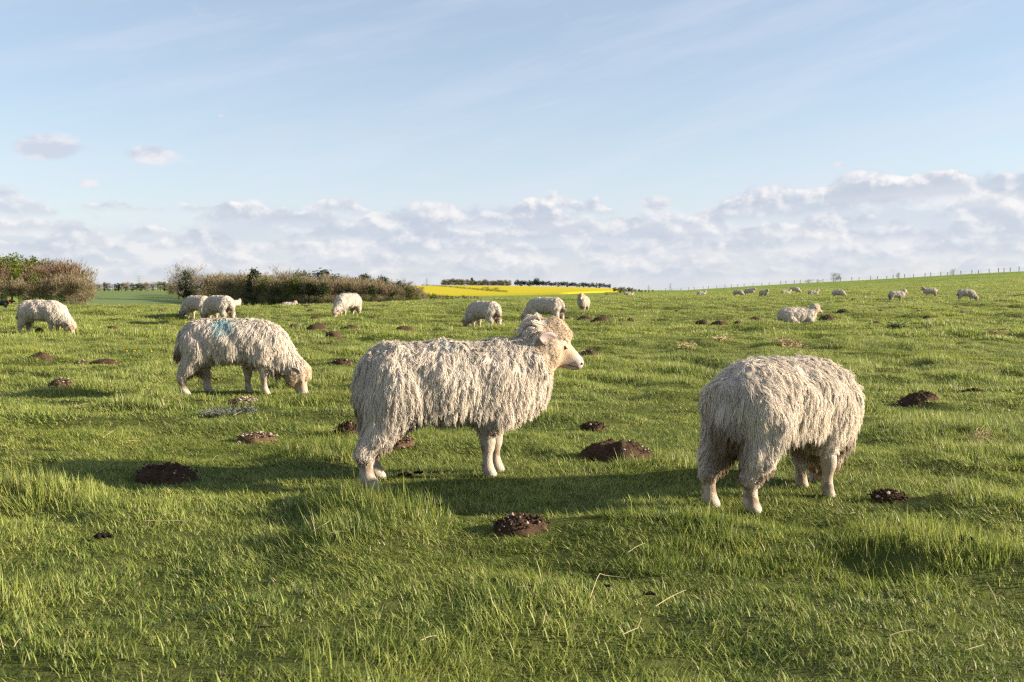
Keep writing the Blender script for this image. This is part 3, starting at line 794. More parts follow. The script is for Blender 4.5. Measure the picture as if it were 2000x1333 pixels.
tag(dg, 'black dog with an orange collar trotting in at the edge of the pasture', 'dog')

# ------------------------------------------------------------------ molehills
def molehill_mesh(rx, ry, h, seed, n=30):
    rs = np.random.RandomState(seed); t = np.linspace(0, 1, 13 if n < 40 else 22)[1:]; f = np.linspace(0, 2 * math.pi, n, endpoint=False)
    V = [(0, 0, h * (1 + .1 * rs.rand()))]; edge = 1 + .25 * (vnoise(np.cos(f) * 1.6 + seed, np.sin(f) * 1.6, seed) - .5) * 2
    for r in t:
        for j, a in enumerate(f):
            e = edge[j]; x, y = math.cos(a) * r * e, math.sin(a) * r * e
            z = h * ((1 - r * r) ** 1.1 if r < 1 else 0)
            z += h * .55 * (float(vnoise(x * 3.2 + seed, y * 3.2, seed)) - .5) * (1 - r ** 3) + min(h * .35, .022) * (float(vnoise(x * 9 + seed, y * 9, seed + 1)) - .4) * (1 - r ** 6) + min(h * .25, .014) * (float(vnoise(x * 22 + seed, y * 22, seed + 2)) - .5) * (1 - r ** 6)
            V.append((x * rx, y * ry, max(z, -.004) - (.11 if r > .99 else .03 if r > .94 else 0)))
    tr = [(0, 1 + j, 1 + (j + 1) % n) for j in range(n)]
    q = [(1 + i * n + j, 1 + (i + 1) * n + j, 1 + (i + 1) * n + (j + 1) % n, 1 + i * n + (j + 1) % n) for i in range(len(t) - 1) for j in range(n)]
    return np.array(V), q, tr

ICO = np.array([(0, 0, 1), (.94, 0, .33), (.29, .89, .33), (-.76, .55, .33), (-.76, -.55, .33), (.29, -.89, .33), (.76, .55, -.33), (-.29, .89, -.33), (-.94, 0, -.33), (-.29, -.89, -.33), (.76, -.55, -.33), (0, 0, -1)])
ICO_T = np.array([(0, 1, 2), (0, 2, 3), (0, 3, 4), (0, 4, 5), (0, 5, 1), (1, 6, 2), (2, 7, 3), (3, 8, 4), (4, 9, 5), (5, 10, 1), (2, 6, 7), (3, 7, 8), (4, 8, 9), (5, 9, 10), (1, 10, 6), (6, 11, 7), (7, 11, 8), (8, 11, 9), (9, 11, 10), (10, 11, 6)])
def crumbs(name, V, count, smin_, smax, seed, mat, foot=0.0):
    rs = np.random.RandomState(seed); vs, ts = [], []
    for k in range(count):
        nr_ = 54 if len(V) > 1000 else 20; rr_ = int(((len(V) - 1) // nr_ - 1) * rs.rand() ** .5); b = V[1 + rr_ * nr_ + rs.randint(0, nr_)]; s_ = smin_ + (smax - smin_) * rs.rand() ** 2.2
        q = ICO * (.75 + .5 * rs.rand(12, 1)) * s_ * np.array((1, .6 + .5 * rs.rand(), .55 + .4 * rs.rand()))
        a = rs.rand() * 6.28; q = q @ np.array([[math.cos(a), -math.sin(a), 0], [math.sin(a), math.cos(a), 0], [0, 0, 1]])
        j = (rs.rand(3) - .5) * .05; j[2] = 0
        ts.append(ICO_T + 12 * k); vs.append(q + b + j + np.array((0, 0, s_ * .2 + foot)))
    return mesh_np(name, np.vstack(vs), None, np.vstack(ts), mat, None, False)

HOLES = []                                             # (x, y, rx, ry): grass keeps off these
FAR_HILL = 'low dark molehill among the grass far out in the pasture'
HILLS = [  # px, py of its foot, width px, height px, stones, dry, label
    (320, 945, 112, 36, 45, 0, 'dark molehill flecked with chalk lying in the long shadow of the large sheep'),
    (678, 852, 56, 34, 40, 0, 'dark molehill just behind the hind leg of the large shaggy sheep'),
    (1213, 908, 140, 46, 50, 0, 'biggest dark brown molehill with chalk flecks between the two large shaggy sheep'),
    (1015, 1048, 100, 52, 70, 0, 'scattered molehill sunk among long grass in front of the large sheep'),
    (497, 862, 70, 8, 160, 1, 'flattened molehill strewn with pale stones in open grass'),
    (480, 788, 62, 12, 200, 1, 'whitish pile of chalk pebbles below the head of the turquoise-marked sheep'),
    (775, 883, 56, 9, 120, 1, 'pebbly worn molehill under the belly of the large shaggy sheep'),
    (1160, 846, 44, 16, 30, 0, 'small molehill with two white stones on top'),
    (1797, 784, 68, 22, 10, 0, 'smooth dark molehill on the open grass beside the round sheep'),
    (1903, 767, 48, 13, 12, 0, 'lumpy double molehill beyond the smooth dark one'),
    (1742, 984, 62, 18, 40, 0, 'broken molehill half covered by grass beside the hooves of the round sheep'),
    (78, 708, 50, 12, 10, 0, 'reddish molehill with a dandelion on its edge'),
    (155, 710, 32, 9, 18, 0, 'little molehill between two longer ones near the dandelions'),
    (202, 714, 56, 10, 14, 0, 'long low molehill with a straw lying across it'),
    (117, 760, 48, 14, 50, 1, 'stony molehill with one bright white stone'),
    (617, 653, 46, 17, 6, 0, 'tall dark molehill, largest of the cluster left of the large sheep'),
    (653, 660, 34, 8, 20, 0, 'white-flecked molehill in the middle of a cluster'),
    (660, 668, 36, 10, 4, 0, 'dark pointed molehill in front of the white-flecked one'),
    (1175, 636, 40, 14, 6, 0, 'broad dark molehill beyond the muzzle of the large sheep'),
    (1143, 632, 34, 9, 4, 0, 'flat dark molehill next to the broad one beyond the raised head'),
    (1155, 697, 46, 12, 30, 0, 'molehill with a white stone just past the nose of the large sheep'),
    (1615, 635, 36, 16, 8, 0, 'dark molehill touching the chest of the lying sheep'),
    (1404, 638, 36, 9, 10, 0, 'wide crumbled molehill in mid field'),
    (1475, 626, 26, 8, 3, 0, 'dark molehill beside the rump of the lying sheep'),
    (78, 655, 22, 14, 6, 0, 'dark molehill under the belly of the sheep grazing by the wood'),
    (792, 650, 32, 9, 12, 0, 'molehill just showing above the back of the large shaggy sheep'),
    (690, 643, 34, 6, 4, 0, 'long thin molehill beyond the rump of the large sheep'),
    (1370, 633, 24, 6, 6, 0, 'flat molehill beside the wide crumbled one'),
    (668, 715, 34, 7, 4, 0, 'molehill half hidden by the rump of the large shaggy sheep'),
    (979, 630, 16, 7, 3, 0, 'molehill at the hind hooves of the sheep grazing tail-on')]
for t in '1213,627,16,6 1213,635,18,5 1233,632,14,7 1110,623,16,8 1356,608,12,5 1440,641,14,6 1457,603,12,4 1664,589,14,5 1668,601,15,4 1704,601,10,3 1645,613,18,5 1796,616,18,6 1750,612,16,4 1813,630,24,7 1780,627,22,4 1868,606,18,5 1882,609,18,4 1878,615,20,5 1964,608,30,6 1998,598,14,4 1990,625,28,6 302,605,20,5 314,613,18,6 351,615,16,4 222,644,24,6 291,645,22,6 317,667,22,6 35,660,22,4 132,608,18,4 467,616,14,6 480,618,12,4 510,602,16,5 619,600,10,3 602,607,14,4 607,612,16,5 617,632,22,4 530,645,16,5 575,643,20,6 507,635,22,5 728,632,16,4 795,607,16,5 902,598,12,4 1250,585,8,3 1254,581,8,3 1418,604,12,3 1390,616,14,4 1452,620,14,4 1322,612,12,4 1335,620,12,3 1712,640,14,4 1960,575,12,3 1720,612,10,3 1510,606,12,4 1560,585,9,3'.split():
    a = [float(k) for k in t.split(',')]; HILLS.append((a[0], a[1], a[2], a[3], 3 if a[2] > 16 else 0, 0, None))
for i, (px, py, w, h, st, dry, lab) in enumerate(HILLS):
    x, y, z = hit(px, py, False)
    rx = w / 2 / FPX * y; ry = min(rx * (.75 if lab else .9), .30); hh = max(.025, min(h / FPX * y * (.58 if px == 1213 else .62), .18))
    if px == 1213: ry = .19
    if px == 1015: ry, hh = .10, .04
    y += ry * .6; x = (px - 1000) / FPX * y; z = float(ground(x, y))
    V, q, tr = molehill_mesh(rx * 1.05, ry, hh, 100 + i, 54 if y < 12 else 20)
    zt = ground(V[:, 0] + x, V[:, 1] + y) - z; V[:, 2] += zt + (.022 if y < 20 else .055) + (.012 if dry else 0)
    root = empty('molehill', (x, y, z)); link('soil', mesh_np('soil', V, q, tr, M['dry_soil' if dry else 'soil']), root)
    if st:
        o = link('stones', crumbs('stones', V, st if dry else max(3, st // 2), .003 if y < 12 else .008, (.012 if y < 12 else .022) * (1.25 if dry else 1), 300 + i, M['chalk']), root); o['kind'] = 'stuff'
    if y < 14:
        o = link('clods', crumbs('clods', V, 420, .0025, .009, 500 + i, M['dry_soil' if dry else 'soil']), root); o['kind'] = 'stuff'
    tag(root, lab or FAR_HILL, 'molehill', 'molehills dotted over the pasture')
    HOLES.append((x, y, rx * 1.05, ry))

# ------------------------------------------------------------------ grass
def blades(n, r, lmin, lmax, w, bend, seed, segs=3, low=0.0):
    rs = np.random.RandomState(seed); V, Q, T, B = [], [], [], []
    for k in range(n):
        a = rs.rand() * 6.28; q = r * math.sqrt(rs.rand()); L = (lmin + (lmax - lmin) * rs.rand() ** 1.4) * (1.55 if rs.rand() < .07 else 1.0)
        base = np.array((q * math.cos(a), q * math.sin(a), -.012)); az = rs.normal(0, 1.0)
        if rs.rand() < .3: az = rs.rand() * 6.28
        dr = np.array((math.cos(az), math.sin(az), 0)); sd = np.array((-math.sin(az + rs.normal(0, .6)), math.cos(az), 0)); sd /= np.linalg.norm(sd)
        th = abs(rs.normal(0, .26)) + .05; dth = (bend * (.35 + rs.rand())) / segs; pos = base; wd = w * (.7 + .6 * rs.rand()); o = len(V); tone = low + (1 - low) * rs.rand()
        for s_ in range(segs + 1):
            f = s_ / segs; ww = wd * (1 - f ** 1.6) * .5
            if s_ < segs: V += [pos - sd * ww, pos + sd * ww]; B += [tone] * 2
            else: V.append(pos); B.append(tone)
            pos = pos + (dr * math.sin(th) + np.array((0, 0, math.cos(th)))) * (L / segs); th += dth
        for s_ in range(segs - 1): Q.append((o + 2 * s_, o + 2 * s_ + 1, o + 2 * s_ + 3, o + 2 * s_ + 2))
        T.append((o + 2 * segs - 2, o + 2 * segs - 1, o + 2 * segs))
    me = mesh_np('grass_clump', np.array(V), Q, T, M['grass'], None, False)
    at_ = me.attributes.new('blade', 'FLOAT', 'POINT'); at_.data.foreach_set('value', np.array(B, np.float32))
    return me
clumps = bpy.data.collections.new('grass_clumps')
LODS = [  # d0, d1, density/m2, clump radius, blades, lmin, lmax, width, bend
    (1.7, 7.5, 250, .065, 54, .028, .078, .0040, .95), (7.5, 20, 62, .14, 84, .030, .080, .0066, .95),
    (20, 60, 17, .30, 90, .034, .10, .0135, .9), (60, 170, 2.6, .75, 90, .04, .12, .032, .9)]
VAR = 5; pts = [], [], [], []
rs = np.random.RandomState(5)
for li, (d0, d1, dens, r, nb, lmin, lmax, w, bend) in enumerate(LODS):
    for v_ in range(VAR):
        o = bpy.data.objects.new('grass_clump_%02d' % (li * VAR + v_), blades(nb, r, lmin, lmax, w, bend, 900 + li * 10 + v_, 3, (0.0, .22, .32, .36)[li])); clumps.objects.link(o)  # last value lightens blades with distance, painting sunlit tips into their colour
    side = 1.3 if d1 < 61 else 4
    n = int(dens * (.58 * (d1 * d1 - d0 * d0) + 2 * side * (d1 - d0)))
    y = np.sqrt(rs.rand(n) * (d1 * d1 - d0 * d0) + d0 * d0); x = (rs.rand(n) * 2 - 1) * (.56 * y + side)
    keep = np.ones(n, bool)
    for hx, hy, hrx, hry in HOLES:
        if abs(hy - (d0 + d1) / 2) < (d1 - d0): keep &= ((x - hx) / (hrx + .02 + .25 * r)) ** 2 + ((y - hy) / (hry + .02 + .25 * r)) ** 2 > 1
    x, y = x[keep], y[keep]; n = len(x)
    tall = .35 * vnoise(x / 1.1, y / .8, 21) + .35 * vnoise(x / .42, y / .34, 24) + .30 * vnoise((x + .35 * (vnoise(x / .7, y / .7, 31) - .5)) / .58, (y + .35 * (vnoise(x / .7, y / .7, 32) - .5)) / .46, 1); patch = vnoise(x / 5, y / 4, 22)
    for fx, fy, fr in FLAT: tall = tall * (1 - .8 * np.exp(-(((x - fx) / fr) ** 2 + ((y - fy) / (fr * .6)) ** 2) ** 2))
    sc = (.44 + 1.25 * sstep(.52, .78, tall) + .20 * patch) * (.85 + .3 * rs.rand(n))
    yaw = 2.2 + 2.4 * (vnoise(x / 1.6, y / 1.3, 23) - .5) * 2 + rs.normal(0, .7, n)
    pts[0].append(np.stack([x, y, ground(x, y)], -1)); e_ = r * .8; gx = (ground(x + e_, y) - ground(x - e_, y)) / (2 * e_) + rs.normal(0, .06, n); gy = (ground(x, y + e_) - ground(x, y - e_)) / (2 * e_) + rs.normal(0, .06, n)
    nn_ = nrm(np.stack([-gx, -gy, np.ones(n)], -1)); t1 = np.stack([np.cos(yaw), np.sin(yaw), np.zeros(n)], -1); t1 = nrm(t1 - nn_ * (t1 * nn_).sum(-1, keepdims=True)); t2 = np.cross(nn_, t1)
    pts[1].append(np.stack([np.arctan2(t2[:, 2], nn_[:, 2]), np.arcsin(np.clip(-t1[:, 2], -1, 1)), np.arctan2(t1[:, 1], t1[:, 0])], -1))
    wd_ = .88 + .28 * rs.rand(n); pts[2].append(np.stack([wd_, wd_, sc], -1)); pts[3].append(li * VAR + rs.randint(0, VAR, n))
P = np.vstack(pts[0]); me = bpy.data.meshes.new('grass'); me.vertices.add(len(P)); me.vertices.foreach_set('co', P.astype(np.float32).ravel())
a_ = me.attributes.new('rot', 'FLOAT_VECTOR', 'POINT'); a_.data.foreach_set('vector', np.vstack(pts[1]).astype(np.float32).ravel())
a_ = me.attributes.new('scl', 'FLOAT_VECTOR', 'POINT'); a_.data.foreach_set('vector', np.vstack(pts[2]).astype(np.float32).ravel())
a_ = me.attributes.new('pick', 'INT', 'POINT'); a_.data.foreach_set('value', np.concatenate(pts[3]).astype(np.int32))
ng = bpy.data.node_groups.new('grass_scatter', 'GeometryNodeTree')
ng.interface.new_socket('Geometry', in_out='INPUT', socket_type='NodeSocketGeometry'); ng.interface.new_socket('Geometry', in_out='OUTPUT', socket_type='NodeSocketGeometry')
gi_, go_ = ng.nodes.new('NodeGroupInput'), ng.nodes.new('NodeGroupOutput'); iop = ng.nodes.new('GeometryNodeInstanceOnPoints'); ci = ng.nodes.new('GeometryNodeCollectionInfo')
ci.inputs['Collection'].default_value = clumps; ci.inputs['Separate Children'].default_value = True; ci.inputs['Reset Children'].default_value = True
iop.inputs['Pick Instance'].default_value = True
for nm, ty, sk in (('rot', 'FLOAT_VECTOR', 'Rotation'), ('scl', 'FLOAT_VECTOR', 'Scale'), ('pick', 'INT', 'Instance Index')):
    na_ = ng.nodes.new('GeometryNodeInputNamedAttribute'); na_.data_type = ty; na_.inputs['Name'].default_value = nm
    ng.links.new([o for o in na_.outputs if o.enabled][0], iop.inputs[sk])
ng.links.new(gi_.outputs[0], iop.inputs['Points']); ng.links.new(ci.outputs[0], iop.inputs['Instance']); ng.links.new(iop.outputs[0], go_.inputs[0])
go = link('grass', me); go.modifiers.new('scatter', 'NODES').node_group = ng
tag(go, 'short tufted pasture grass covering the field', 'grass', kind='stuff')

# ------------------------------------------------------------------ straws, dung, dandelions, tufts
rnd_ = random.Random(4)
def straw(pts_px, lift=.040, r=.0013):
    P = []
    for k, (px, py) in enumerate(pts_px):
        x, y, z = hit(px, py); P.append((x, y, float(ground(x, y)) + lift + rnd_.uniform(0, .02)))
    P = np.array(P); n = 9; t = np.linspace(0, len(P) - 1, n)
    Q = np.stack([np.interp(t, np.arange(len(P)), P[:, k]) for k in range(3)], -1); base = Q[0].copy(); base[2] = float(ground(base[0], base[1]))
    Q[:, 2] += .004 * np.sin(np.linspace(0, 3.1, n))
    v, q, _ = tubes((Q - base)[None], np.full((1, n), r) * np.linspace(1, .6, n), np.array([(0, 0, 1.0)]), 4)
    o = link('straw', mesh_np('straw', v, q, None, M['straw']), None, base)
    tag(o, 'loose dry straw stem lying on the pasture grass', 'straw', 'dry straw stems on the grass')
for t in '180,942 238,908|575,893 605,881|400,928 418,910 440,910|1155,1212 1172,1162 1185,1160 1226,1166|1285,1222 1345,1187|1230,1107 1262,1090|1635,1012 1665,1036 1678,1030|1682,936 1735,968|1750,1285 1802,1278|272,1048 360,1050|340,1150 368,1148|976,850 1010,838|980,846 998,836|1220,1285 1250,1268 1257,1256|636,820 682,822|605,1066 632,1058 641,1046|638,1077 675,1072|452,826 496,806|1008,1188 1037,1186|2,930 5,962|1868,1294 1900,1316 1938,1300|245,880 270,876|140,808 172,800|196,872 218,860|1258,912 1320,922|1940,1170 1965,1225|1700,740 1760,738|1690,736 1722,742|1680,745 1730,742|1920,875 1935,920|1062,1260 1068,1240|820,1300 850,1285|10,1310 25,1290|1180,690 1200,700|740,760 760,740|1195,805 1170,800'.split('|'):
    straw([tuple(float(c) for c in q.split(',')) for q in t.split(' ')])
def straw_heap(px, py, w, n, label, seed, mat='hay', hgt=.05, name='hay_tuft', cat='hay', ln=.16):
    rs = np.random.RandomState(seed); x, y, z = hit(px, py); rx = w / 2 / FPX * y
    a = rs.rand(n) * 6.28; q = np.stack([rs.normal(0, .45, n) * rx, rs.normal(0, .35, n) * rx, np.zeros(n)], -1); q[:, 2] = ground(x + q[:, 0], y + q[:, 1]) - z + hgt * rs.rand(n) + .02
    d = np.stack([np.cos(a), np.sin(a), rs.normal(.15, .3, n)], -1) * (ln * (.4 + .8 * rs.rand(n, 1))); t = np.linspace(0, 1, 4)[None, :, None]
    P = q[:, None, :] + d[:, None, :] * t + np.array((0, 0, .010)) * np.sin(t * 3.1)
    v, f, _ = tubes(P, np.full((n, 4), .0016) * (y / 6 if y > 6 else 1) * np.array([1, 1, .9, .4]), np.tile([(0, 0, 1.0)], (n, 1)), 3)
    root = empty(name, (x, y, z)); link('leaves' if cat == 'plant' else 'stems', mesh_np(name, v, f, None, M[mat]), root)['kind'] = 'stuff'
    return tag(root, label, cat)
straw_heap(1540, 680, 66, 170, 'pale heap of dead hay lying in mid field', 71, hgt=.08)
straw_heap(1410, 668, 36, 60, 'small patch of bleached hay beyond the pale heap', 72)
straw_heap(1340, 682, 40, 60, 'thin bleached grass tuft beside the pale hay heap', 73)
straw_heap(1945, 655, 40, 60, 'bleached grass patch out beyond the lumpy double molehill', 74)
straw_heap(1915, 870, 34, 60, 'dead yellow grass tuft on the slope beside the round sheep', 75, ln=.1)
straw_heap(430, 815, 88, 420, 'silvery grey low plant growing near the turquoise-marked sheep', 78, 'silver', .03, 'silver_plant', 'plant', .035)
straw_heap(482, 813, 40, 160, 'smaller silvery plant beside the larger grey one', 79, 'silver', .04, 'silver_plant', 'plant', .05)
straw_heap(1752, 645, 30, 160, 'dark thistle rosette out in the grass below the hill sheep', 80, 'thistle', .10, 'thistle', 'plant', .22)
def dung(px, py, w, label, seed):
    rs = np.random.RandomState(seed); x, y, z = hit(px, py); r = w / 2 / FPX * y; vs, ts = [], []
    for k in range(22):
        s_ = r * (.15 + .25 * rs.rand()); q = ICO * (.8 + .4 * rs.rand(12, 1)) * s_ + np.array((rs.normal(0, .5) * r, rs.normal(0, .4) * r, .025 + s_ * .5)); vs.append(q); ts.append(ICO_T + 12 * k)
    tag(link('dung', mesh_np('dung', np.vstack(vs), None, np.vstack(ts), M['dung']), None, (x, y, z)), label, 'dung', 'sheep droppings in the grass')
dung(790, 940, 22, 'dark dropping beside the hind hoof of the large sheep', 1); dung(815, 936, 16, 'smaller dark dropping next to one by the hind hoof', 2)
dung(190, 1066, 32, 'dark clod of dung in the foreground grass beyond the shadow', 3); dung(1190, 1168, 14, 'dropping under the bent straw', 4)
dung(1272, 1184, 20, 'dark dropping between two straws in the foreground', 5); dung(850, 1004, 28, 'dark clod in the shadow beside the sunken molehill', 6)
dung(1730, 845, 16, 'single dark dropping out on the grass by the round sheep', 7); dung(1895, 1075, 34, 'dark dung patch hollowed into the long grass', 8)
def dandelion(px, py, label):
    x, y, z = hit(px, py); root = empty('dandelion', (x, y, z)); rs = np.random.RandomState(int(px))
    v, q, _ = tubes(np.array([[(0, 0, -.01), (.004, 0, .06), (.008, .004, .13)]]), np.full((1, 3), .003), np.array([(1.0, 0, 0)]), 5); link('stem', mesh_np('stem', v, q, None, M['stem']), root)
    n = 36; a = rs.rand(n) * 6.28; e = rs.rand(n) * 1.3; d = np.stack([np.cos(a) * np.cos(e), np.sin(a) * np.cos(e), np.sin(e)], -1)
    P = np.array((.008, .004, .13)) + d[:, None, :] * np.linspace(0, .018, 3)[None, :, None]
    v, q, _ = tubes(P, np.tile([.002, .005, .003], (n, 1)), np.tile([(0.1, .2, 1.0)], (n, 1)), 3); link('flower_head', mesh_np('flower_head', v, q, None, M['petal']), root)
    tag(root, label, 'flower', 'dandelions in the pasture')
dandelion(244, 705, 'yellow dandelion, brighter of a pair in the grass'); dandelion(260, 704, 'yellow dandelion next to a brighter one'); dandelion(60, 705, 'yellow dandelion on the edge of the reddish molehill'); dandelion(293, 706, 'faint yellow dandelion standing apart from the pair')

# ------------------------------------------------------------------ trees
def tree_meshes(key, h, rw, seed, twigs=True, n=1500, clear=.15, conical=False, ivy=False):
    rs = np.random.RandomState(seed); paths, rad = [], []
    def limb(p0, p1, r0, r1, wob):
        t = np.linspace(0, 1, 6)[:, None]; P = p0 * (1 - t) + p1 * t + rs.normal(0, wob, (6, 3)) * np.sin(t * 3.1); paths.append(P); rad.append(np.linspace(r0, r1, 6)); return P
    tr = limb(np.array((0, 0, -.4)), np.array((rs.normal(0, .3), rs.normal(0, .3), h * .86)), h * .020, h * .004, h * .012)
    ends = []
    for k in range(14):
        f = clear + (.9 - clear) * (k + rs.rand()) / 14; b = tr[min(5, int(f * 6))] * 1.0; b = np.array((b[0], b[1], h * .86 * f)); a = rs.rand() * 6.28
        ln = rw * (.95 if not conical else 1.1 * (1 - f)) * (.7 + .4 * rs.rand()); e = b + np.array((math.cos(a) * ln, math.sin(a) * ln, ln * (.35 + .5 * rs.rand())))
        e[2] = min(e[2], h * .97); P = limb(b, e, h * .007 * (1.2 - f), h * .0018, h * .012); ends += [P[3], P[4], P[5]]
    v, q, _ = tubes(np.array(paths), np.array(rad), np.tile([(.3, .9, .1)], (len(paths), 1)), 5)
    trunk = mesh_np('trunk', v, q, None, M['bark'])
    # clumps of twigs or leaves spread through the crown
    m_ = 46; cl = []
    while len(cl) < m_:
        p_ = rs.rand(3) * 2 - 1
        if p_ @ p_ < 1 and p_ @ p_ > .16:
            zc = (p_[2] + 1) / 2; wz = (1.0 - .45 * zc ** 2) if not conical else (1.05 - zc)
            if zc < .12: wz *= .8
            cl.append(np.array((p_[0] * rw * wz, p_[1] * rw * wz, h * (clear * .8 + (1 - clear * .8) * zc))))
    cl = np.vstack([np.array(cl), np.array(ends)]); ci_ = rs.randint(0, len(cl), n); spread = rw * .20
    pos = cl[ci_] + rs.normal(0, 1, (n, 3)) * spread * np.array((1, 1, .75)); pos[:, 2] = np.clip(pos[:, 2], .3, h * 1.02)
    if twigs:
        d = nrm(pos - np.array((0, 0, h * .35)) + rs.normal(0, rw * .35, (n, 3)) + np.array((0, 0, rw * .3))) * (h * .075 * (.5 + rs.rand(n, 1))); w = nrm(np.cross(d, rs.normal(0, 1, (n, 3)))) * (h * .0062)
        V = np.stack([pos - w, pos + w, pos + d], 1).reshape(-1, 3)
    else:
        a = nrm(rs.normal(0, 1, (n, 3))); b = nrm(np.cross(a, rs.normal(0, 1, (n, 3)))); s_ = h * .026 * (.5 + .9 * rs.rand(n, 1))
        V = np.stack([pos - a * s_, pos + b * s_ * .8, pos + a * s_ - b * s_ * .3], 1).reshape(-1, 3)
    crown = mesh_np('crown', V, None, np.arange(3 * n).reshape(-1, 3), M[key], None, False)
    return trunk, crown
PROTO = {}
def tree(kind, x, y, h, label, cat='tree', group=None, name='tree', wide=1.0, parts=True):
    key, ph, rw, seed, tw, n, clear, con = kind
    if kind not in PROTO: PROTO[kind] = tree_meshes(key, ph, rw, seed, tw, n, clear, con)
    tr, cr = PROTO[kind]; root = empty(name, (x, y, float(big(x, y)) - .15), rnd_.uniform(0, 6.28)); s_ = h / ph; root.scale = (s_ * wide, s_ * wide, s_)
    link('trunk', tr, root); link('crown', cr, root)
    return tag(root, label, cat, group)
K_RED = ('twig_red', 10., 3.6, 1, True, 2600, .18, False); K_OL = ('twig_olive', 10., 2.9, 2, True, 2300, .12, False); K_OL2 = ('twig_olive', 10., 2.5, 3, True, 2000, .08, False)
K_GREY = ('twig_grey', 10., 3.3, 4, True, 950, .25, False); K_FRESH = ('leaf_fresh', 10., 3.4, 5, False, 2600, .2, False); K_LO = ('leaf_olive', 10., 3.2, 6, False, 2200, .15, False)
K_IVY = ('leaf_ivy', 10., 2.0, 7, False, 2000, .05, False); K_CON = ('leaf_pine', 10., 2.2, 8, False, 2000, .1, True); K_PINE = ('leaf_pine', 10., 2.4, 9, False, 1900, .32, False)
K_SHRUB = ('twig_olive', 4., 2.4, 10, True, 1600, .02, False); K_SHRUB_G = ('leaf_olive', 4., 2.3, 11, False, 1500, .02, False); K_SHRUB_D = ('leaf_ivy', 4., 2.4, 12, False, 1500, .02, False)
# mixed wood on the left
GW = 'trees of the mixed wood by the pasture'
def photo_tree(kind, px, top, d, label, group=None, name='tree', cat='tree', wide=1.0):
    x = (px - 1000) / FPX * d; h = (CAM_H + (HORIZON - top) / FPX * d - float(big(x, d))) * 1.07
    return tree(kind, x, d, h, label, cat, group, name, wide)
photo_tree(K_FRESH, 24, 503, 258, 'tall fresh green tree at the top of the mixed wood', GW, wide=1.15)
photo_tree(K_LO, 55, 505, 266, 'olive leafing tree behind the fresh green one', GW, wide=1.1)
photo_tree(K_LO, 66, 532, 246, 'low olive-green tree in front of the fresh green one', GW, wide=1.1)
photo_tree(K_FRESH, 86, 513, 272, 'small fresh green top showing in the middle of the mixed wood', GW)
for k, (px, top, d) in enumerate([(-40, 515, 255), (-10, 520, 250), (4, 512, 262), (78, 524, 248), (100, 517, 262), (113, 519, 252), (128, 517, 258), (140, 522, 250)]):
    photo_tree(K_RED, px, top, d, 'reddish-brown budding tree in the mixed wood', GW, wide=1.1)
for k, (px, top, d) in enumerate([(-25, 545, 242), (12, 548, 240), (38, 545, 241), (60, 552, 239), (92, 546, 241), (118, 540, 240), (138, 538, 242), (156, 535, 243), (168, 545, 240)]):
    photo_tree(K_OL, px, top, d, 'bare olive-brown tree along the front of the mixed wood', GW)
photo_tree(K_GREY, 150, 514, 262, 'thin grey leafless tree on the outer shoulder of the mixed wood', GW); photo_tree(K_GREY, 164, 523, 258, 'sparse grey leafless tree at the end of the mixed wood', GW)
for px, top, d, kd in [(5, 578, 238, K_SHRUB_D), (48, 577, 238, K_SHRUB_G), (85, 574, 238, K_SHRUB_D), (112, 572, 238, K_SHRUB_D), (140, 575, 238, K_SHRUB), (165, 573, 239, K_SHRUB), (-20, 577, 238, K_SHRUB)]:
    photo_tree(kd, px, top, d, 'undergrowth bush along the foot of the mixed wood', 'undergrowth bushes of the mixed wood', 'bush', 'bush')
photo_tree(K_SHRUB_D, 140, 590, 150, 'dark low bush standing alone in front of the mixed wood', None, 'bush', 'bush', 1.5); photo_tree(K_SHRUB, 165, 595, 150, 'brown brambles beside the dark low bush', None, 'bush', 'bush', 2.0)
photo_tree(K_SHRUB_D, 183, 598, 140, 'tiny dark bush at the end of the brambles', None, 'bush', 'bush')
# long brown wood in the middle
GL = 'trees of the long brown wood'
def wood_top(px): return np.interp(px, [325, 345, 385, 410, 500, 600, 700, 740, 790, 815, 830], [556, 546, 541, 536, 535, 537, 540, 545, 550, 556, 566])
def wood_d(px): return np.interp(px, [325, 360, 430, 520, 640, 830], [640, 560, 440, 385, 372, 380])
for row, (step, dd_, dt) in enumerate([(13.0, 22, 0), (12.0, 11, 3.0), (11.5, 0, 7.5)]):
    px = 332 + row * 3
    while px < 826:
        d = float(wood_d(px)) + dd_ + rnd_.uniform(-3, 3); kd = rnd_.choice([K_OL, K_OL2, K_OL, K_OL2, K_OL, K_GREY] if row < 2 else [K_OL2, K_OL, K_OL2, K_LO, K_OL])
        photo_tree(kd, px, float(wood_top(px)) + dt + rnd_.uniform(-1.5, 4.5), d, 'leafless brown tree packed in the long wood beyond the pasture' if kd is not K_LO else 'olive leafing tree at the front of the long brown wood', GL if kd is not K_LO else 'olive trees of the long brown wood', wide=1.05); px += step * rnd_.uniform(.75, 1.25)
for px, top in [(352, 554), (380, 556), (425, 567), (480, 565), (540, 562), (585, 558), (605, 555), (634, 554), (668, 567), (728, 558), (770, 571), (815, 576)]:
    photo_tree(K_IVY, px, top, float(wood_d(px)) - 5, 'dark ivy-clad tree at the front edge of the long brown wood', 'ivy-clad trees of the long brown wood')
for px in range(338, 830, 12):
    photo_tree(rnd_.choice([K_SHRUB_D, K_SHRUB, K_SHRUB_G, K_SHRUB]), px + rnd_.uniform(-4, 4), float(np.interp(px, [338, 420, 520, 830], [566, 570, 576, 578])) + rnd_.uniform(-2, 3), float(wood_d(px)) - 8, 'undergrowth bush along the foot of the long wood', 'undergrowth bushes of the long wood', 'bush', 'bush')
